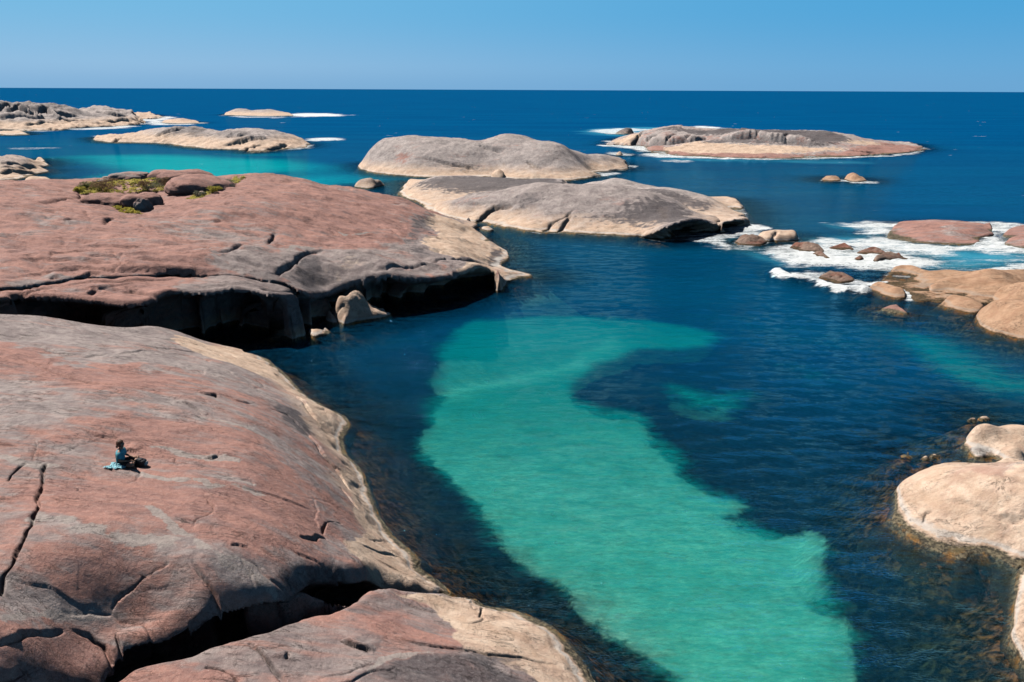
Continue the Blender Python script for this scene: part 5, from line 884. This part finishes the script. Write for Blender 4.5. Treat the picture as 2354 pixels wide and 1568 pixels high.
def shrub(label, u, vb, wpx, hpx, kind, seed):
    r_ = np.random.default_rng(seed); u, vb = u*.2555, vb*.2555+343.6; p = head.surf(u, vb); z = near_h(head, p[0], p[1]); D = np.hypot(*p)
    W = wpx*.2555/FPX*D*1.05; H = hpx*.2555/FPX*D*1.1
    o = bpy.data.objects.new('shrub', None); C.objects.link(o); o.location = (p[0], p[1], z); tag(o, label, 'shrub', 'shrubs in the headland hollow')
    n = 900; lob = r_.normal(size=(9, 3))*np.array([W*.30, W*.28, H*.2])+np.array([0, 0, H*.5]); rad = r_.uniform(.2, .42, 9)
    c = r_.integers(0, 9, n); dd = r_.normal(size=(n, 3)); dd /= np.linalg.norm(dd, axis=1, keepdims=True); dd[:, 2] = np.abs(dd[:, 2])*.9-.15
    pts = lob[c]+dd*(rad[c]*min(W, H*1.6))[:, None]*r_.uniform(.55, 1.05, (n, 1)); pts[:, 2] = np.clip(pts[:, 2], .02, H*1.1)
    leaves('foliage', pts, dd+r_.normal(0, .5, (n, 3)), r_.uniform(.07, .16, n), r_.uniform(.04, .08, n), LM[kind], o)
    V = []; F = []
    for k in range(6):
        t0 = np.array([r_.normal(0, .05), r_.normal(0, .05), -.08]); t1 = lob[k]; s = np.array([.018, 0, 0]); s2 = np.array([0, .018, 0]); b0 = len(V)
        V += [t0+s, t0+s2, t0-s, t0-s2, t1+s*.3, t1+s2*.3, t1-s*.3, t1-s2*.3]
        F += [[b0+i, b0+(i+1) % 4, b0+4+(i+1) % 4, b0+4+i] for i in range(4)]
    mesh_from('stem', np.array(V), np.array(F), WOOD, False, None, o)
for i, a in enumerate([('dark green shrub at the far left end of the scrub', 765, 352, 55, 50, 'green'), ('green shrub second from the left end of the scrub', 822, 352, 85, 50, 'green'), ('brown shrub right of the two green ones', 900, 368, 95, 62, 'brown'),
  ('wide rusty brown shrub below the grey-pink skyline boulder', 990, 348, 120, 62, 'brown'), ('dark green bush in the middle of the scrub, below the round-ended red boulder', 1420, 322, 110, 55, 'green'), ('brown tussock touching the dark green bush on its right', 1490, 326, 65, 58, 'brown'),
  ('tall brown tussock in the centre of the scrub', 1285, 372, 80, 72, 'brown'), ('olive clump just right of the tall brown tussock', 1350, 372, 80, 50, 'grey'), ('grey-green shrub in the right-hand scrub strip', 2010, 345, 110, 58, 'grey'),
  ('olive shrub below the grey-green one in the right-hand strip', 1935, 390, 75, 42, 'gold'), ('pale grey shrub at the low end of the right-hand strip', 1810, 420, 70, 40, 'grey'), ('low yellow-green clump left of the flat red boulder', 705, 402, 60, 30, 'gold')]): shrub(*a, 200+i)

# ------------------------------------------------------------------ person, cloth, backpack
SKIN = simple('skin', (.40, .22, .15), .6, .1, 20); SHIRT = simple('shirt_blue', (.13, .44, .54), .85, .12, 9, .3); SHORTS = simple('dark_shorts', (.018, .018, .022), .85)
HAIR = simple('brown_hair', (.10, .042, .022), .6, .4, 40, .5); BAG = simple('bag_fabric', (.022, .022, .03), .7, .3, 30); BAGP = simple('bag_pale', (.60, .55, .52), .8); CLOTH = simple('cyan_cloth', (.38, .78, .95), .8, .15, 12); EYE = simple('eye_dark', (.02, .015, .012), .3)
def skin_mesh(name, chains, mat, parent, root=0, sub=2):
    """chains share vertices by key; each item (key, (x,y,z), r)"""
    bm = bmesh.new(); sl = bm.verts.layers.skin.verify(); vs = {}
    for ch in chains:
        prev = None
        for it in ch:
            if it[0] not in vs:
                v = bm.verts.new(it[1]); r = it[2]; v[sl].radius = r if isinstance(r, tuple) else (r, r); vs[it[0]] = v
            v = vs[it[0]]
            if prev is not None and prev is not v: bm.edges.new((prev, v))
            prev = v
    first = vs[chains[0][0][0]]; first[sl].use_root = True
    me = bpy.data.meshes.new(name); bm.to_mesh(me); bm.free(); me.materials.append(mat)
    o = bpy.data.objects.new(name, me); C.objects.link(o)
    m = o.modifiers.new('skin', 'SKIN'); m.use_smooth_shade = True; m2 = o.modifiers.new('sub', 'SUBSURF'); m2.levels = m2.render_levels = sub
    if parent: o.parent = parent
    return o
def loft(name, rings, mat, parent, seg=28, cap=True, fold=.0):
    V = []; F = []
    for k, (c, ax, bx_, n) in enumerate(rings):        # centre, radius x, radius y, tilt in x per unit
        for i in range(seg):
            a = 2*math.pi*i/seg; f = 1+fold*mn.noise(Vector((math.cos(a)*2.2, math.sin(a)*2.2, k*.55)))
            V.append((c[0]+math.cos(a)*ax*f, c[1]+math.sin(a)*bx_*f, c[2]+math.cos(a)*ax*n))
    for k in range(len(rings)-1):
        for i in range(seg): F.append([k*seg+i, k*seg+(i+1) % seg, (k+1)*seg+(i+1) % seg, (k+1)*seg+i])
    return V, F
gp = near.at(281, 1073)
person = bpy.data.objects.new('person', None); C.objects.link(person); person.location = gp+Vector((0, 0, -.02)); person.rotation_euler = (0, 0, .10); person.scale = (1.12,)*3
tag(person, 'person in a blue t-shirt sitting cross-legged on the near slab, facing the water', 'person')
ch = [[('pel', (0, 0, .12), .115), ('bel', (.0, 0, .26), .10), ('che', (.015, 0, .40), .105), ('uch', (.03, 0, .50), .085), ('nek', (.045, 0, .585), .048), ('hdb', (.06, 0, .645), .062), ('hdc', (.068, 0, .71), .088), ('hdt', (.06, 0, .775), .072)],
      [('hdc', 0, 0), ('nos', (.158, 0, .70), .016)], [('hdb', 0, 0), ('chn', (.128, 0, .635), .028)]]
for s, sn in ((-1, 'r'), (1, 'l')):
    ch.append([('hdc', 0, 0), ('ear'+sn, (.06, s*.092, .70), .018)])
    el = (.05, s*.235, .27); wr = (.27, s*.15, .215) if s < 0 else (.29, s*.13, .235)
    ch.append([('uch', 0, 0), ('sh'+sn, (.03, s*.155, .50), .056), ('ua'+sn, (.04, s*.205, .38), .046), ('el'+sn, el, .038), ('fa'+sn, tuple((a+b)/2 for a, b in zip(el, wr)), .033), ('wr'+sn, wr, .023), ('pa'+sn, (wr[0]+.06, wr[1]-s*.02, wr[2]-.005), .03)])
    for k in range(4):
        L = (.060, .070, .066, .050)[k]; b0 = (wr[0]+.085, wr[1]-s*.02+(k-1.5)*.017, wr[2]-.006)
        ch.append([('pa'+sn, 0, 0), ('f%d' % k+sn, b0, .009), ('g%d' % k+sn, (b0[0]+L*.5, b0[1], b0[2]-.008), .008), ('h%d' % k+sn, (b0[0]+L*.8, b0[1], b0[2]-.03), .007)])
    ch.append([('pa'+sn, 0, 0), ('t0'+sn, (wr[0]+.06, wr[1]-s*.055, wr[2]+.005), .010), ('t1'+sn, (wr[0]+.095, wr[1]-s*.065, wr[2]-.005), .008)])
    ch.append([('pel', 0, 0), ('hip'+sn, (.05, s*.10, .105), .095), ('th'+sn, (.22, s*.21, .13), .082), ('kn'+sn, (.40, s*.30, .135), .060), ('ca'+sn, (.36, s*.12, .085), .055), ('an'+sn, (.30, -s*.06, .045), .034), ('ft'+sn, (.36, -s*.15, .035), .032), ('to'+sn, (.42, -s*.19, .03), .022)])
skin_mesh('body', ch, SKIN, person)
V, F = loft('t', [((-.01, 0, .09), .135, .175, 0), ((-.012, 0, .15), .13, .168, 0), ((-.012, 0, .23), .122, .158, 0), ((-.005, 0, .31), .122, .160, 0), ((.005, 0, .39), .128, .172, 0), ((.015, 0, .46), .128, .182, 0), ((.022, 0, .51), .115, .178, 0), ((.028, 0, .545), .09, .135, 0), ((.036, 0, .568), .062, .075, 0), ((.04, 0, .575), .056, .058, 0)], None, None, fold=.10)
for s in (-1, 1):
    b0 = len(V); rings = [((.025, s*.12, .50), .085), ((.03, s*.165, .485), .078), ((.035, s*.20, .43), .070), ((.04, s*.222, .36), .068), ((.043, s*.23, .335), .066)]
    for c, r in rings:
        for i in range(16):
            a = 2*math.pi*i/16; V.append((c[0]+math.cos(a)*r, c[1]+s*math.sin(a)*r*.85, c[2]+math.sin(a)*r*.35))
    for k in range(4):
        for i in range(16): F.append([b0+k*16+i, b0+k*16+(i+1) % 16, b0+(k+1)*16+(i+1) % 16, b0+(k+1)*16+i])
mesh_from('t_shirt', np.array(V), np.array(F), SHIRT, True, None, person)
skin_mesh('shorts', [[('p', (0, 0, .11), .128), ('hr', (.06, -.10, .105), .106), ('tr', (.22, -.205, .128), .094), ('kr', (.32, -.255, .135), .082)], [('p', 0, 0), ('hl', (.06, .10, .105), .106), ('tl', (.22, .205, .128), .094), ('kl', (.32, .255, .135), .082)]], SHORTS, person)
# hair: cap over the skull with a small knot at the nape
bm = bmesh.new(); bmesh.ops.create_icosphere(bm, subdivisions=4, radius=1)
for v in bm.verts:
    q = v.co.copy(); r = 1+.06*mn.noise(q*4)
    x, y, z = q.x*.118*r-.008, q.y*.108*r, q.z*.118*r+.015
    if q.x > .35 and q.z < .45: x = .03+.02*q.x; y *= .7
    v.co = (.055+x, y, .725+z)
hv = np.array([v.co for v in bm.verts]); hf = np.array([[v.index for v in f.verts] for f in bm.faces]); 
for v in bm.verts: pass
bm.free(); kv = (hv-np.array([.05, 0, .73]))*np.array([.33, .36, .42])+np.array([-.055, 0, .635])
mesh_from('hair', np.concatenate([hv, kv]), np.concatenate([hf, hf+len(hv)]), HAIR, True, None, person)
for s in (-1, 1):
    bm = bmesh.new(); bmesh.ops.create_icosphere(bm, subdivisions=2, radius=.011); ev = np.array([v.co for v in bm.verts])+np.array([.142, s*.032, .722]); ef = np.array([[v.index for v in f.verts] for f in bm.faces]); bm.free()
    mesh_from('eye', ev, ef, EYE, True, None, person)

# crumpled cloth
n = 90; gx, gy = np.meshgrid(np.linspace(-1, 1, n), np.linspace(-1, 1, n)); cc = near.at(268, 1080)
th = np.arctan2(gy, gx); rad = np.hypot(gx, gy); edge = .8+.16*np.cos(3*th+1)+.12*np.cos(5*th)+.08*np.sin(9*th)
px = cc[0]+gx*.36; py = cc[1]+gy*.30
gz = np.array([near_h(near, a, b_) for a, b_ in zip(px[::6, ::6].ravel(), py[::6, ::6].ravel())]).reshape(n//6, n//6).repeat(6, 0).repeat(6, 1)
for _ in range(12): gz = (gz+np.roll(gz, 1, 0)*(np.arange(n) > 0)[:, None]+gz*(np.arange(n) == 0)[:, None]+np.roll(gz, 1, 1)*(np.arange(n) > 0)+gz*(np.arange(n) == 0))/3
fo = np.abs(fbm(px, py, .16, 3, 6)); cl = gz+.015+.07*np.clip(1-rad/edge, 0, 1)**.6*(.5+1.0*fo)+.035*fo
valid = rad < edge; used, q = grid_faces(valid)
cob = mesh_from('cloth', np.stack([px.ravel(), py.ravel(), cl.ravel()], 1)[used], q, CLOTH, True); m = cob.modifiers.new('thick', 'SOLIDIFY'); m.thickness = .006; m.offset = 1
tag(cob, 'crumpled bright sky-blue cloth on the rock behind the seated person', 'cloth')

# backpack lying on its back
bp_ = near.at(321, 1070); pack = bpy.data.objects.new('backpack', None); C.objects.link(pack); pack.location = bp_+Vector((.02, 0, 0)); pack.rotation_euler = (0, 0, -.12); tag(pack, 'dark backpack lying on the rock in front of the person', 'backpack')
def sblob(name, c, s, pw, mat, parent, seed=0, amp=.08, cut=None):
    bm = bmesh.new(); bmesh.ops.create_icosphere(bm, subdivisions=4, radius=1); out = []
    for v in bm.verts:
        q = v.co; k = (abs(q.x)**pw+abs(q.y)**pw+abs(q.z)**pw)**(1/pw); q = q/k*(1+amp*mn.noise(q*2.1+Vector((seed, 0, 0)))); out.append((c[0]+q.x*s[0], c[1]+q.y*s[1], c[2]+q.z*s[2]))
    f = np.array([[v.index for v in fc.verts] for fc in bm.faces]); bm.free(); return mesh_from(name, np.array(out), f, mat, True, None, parent)
sblob('main_compartment', (0, 0, .12), (.22, .16, .13), 3.2, BAG, pack, 1); sblob('front_pocket', (.0, -.03, .235), (.13, .10, .04), 3, BAG, pack, 2); sblob('side_pocket', (.215, .02, .09), (.035, .10, .07), 2.6, BAGP, pack, 3)
def tube(name, pts, r, mat, parent, seg=8):
    P = smooth_poly(np.array(pts), 6, False); V = []; F = []
    for i, p in enumerate(P):
        d = P[min(i+1, len(P)-1)]-P[max(i-1, 0)]; d /= np.linalg.norm(d)+1e-9; a = np.cross(d, [0, .3, 1]); a /= np.linalg.norm(a)+1e-9; b_ = np.cross(d, a)
        for k in range(seg): an = 2*math.pi*k/seg; V.append(p+r*(a*math.cos(an)*1.6+b_*math.sin(an)*.5))
    for i in range(len(P)-1):
        for k in range(seg): F.append([i*seg+k, i*seg+(k+1) % seg, (i+1)*seg+(k+1) % seg, (i+1)*seg+k])
    return mesh_from(name, np.array(V), np.array(F), mat, True, None, parent)
def sp_tube(*a): return tube(*a)
for s in (-1, 1): sp_tube('strap', [(-.16, s*.07-.02, .2), (-.05, s*.10-.05, .275), (.08, s*.11-.05, .26), (.19, s*.09-.02, .16)], .012, BAG, pack)
sp_tube('handle', [(-.20, -.03, .19), (-.235, 0, .23), (-.20, .03, .19)], .008, BAG, pack)
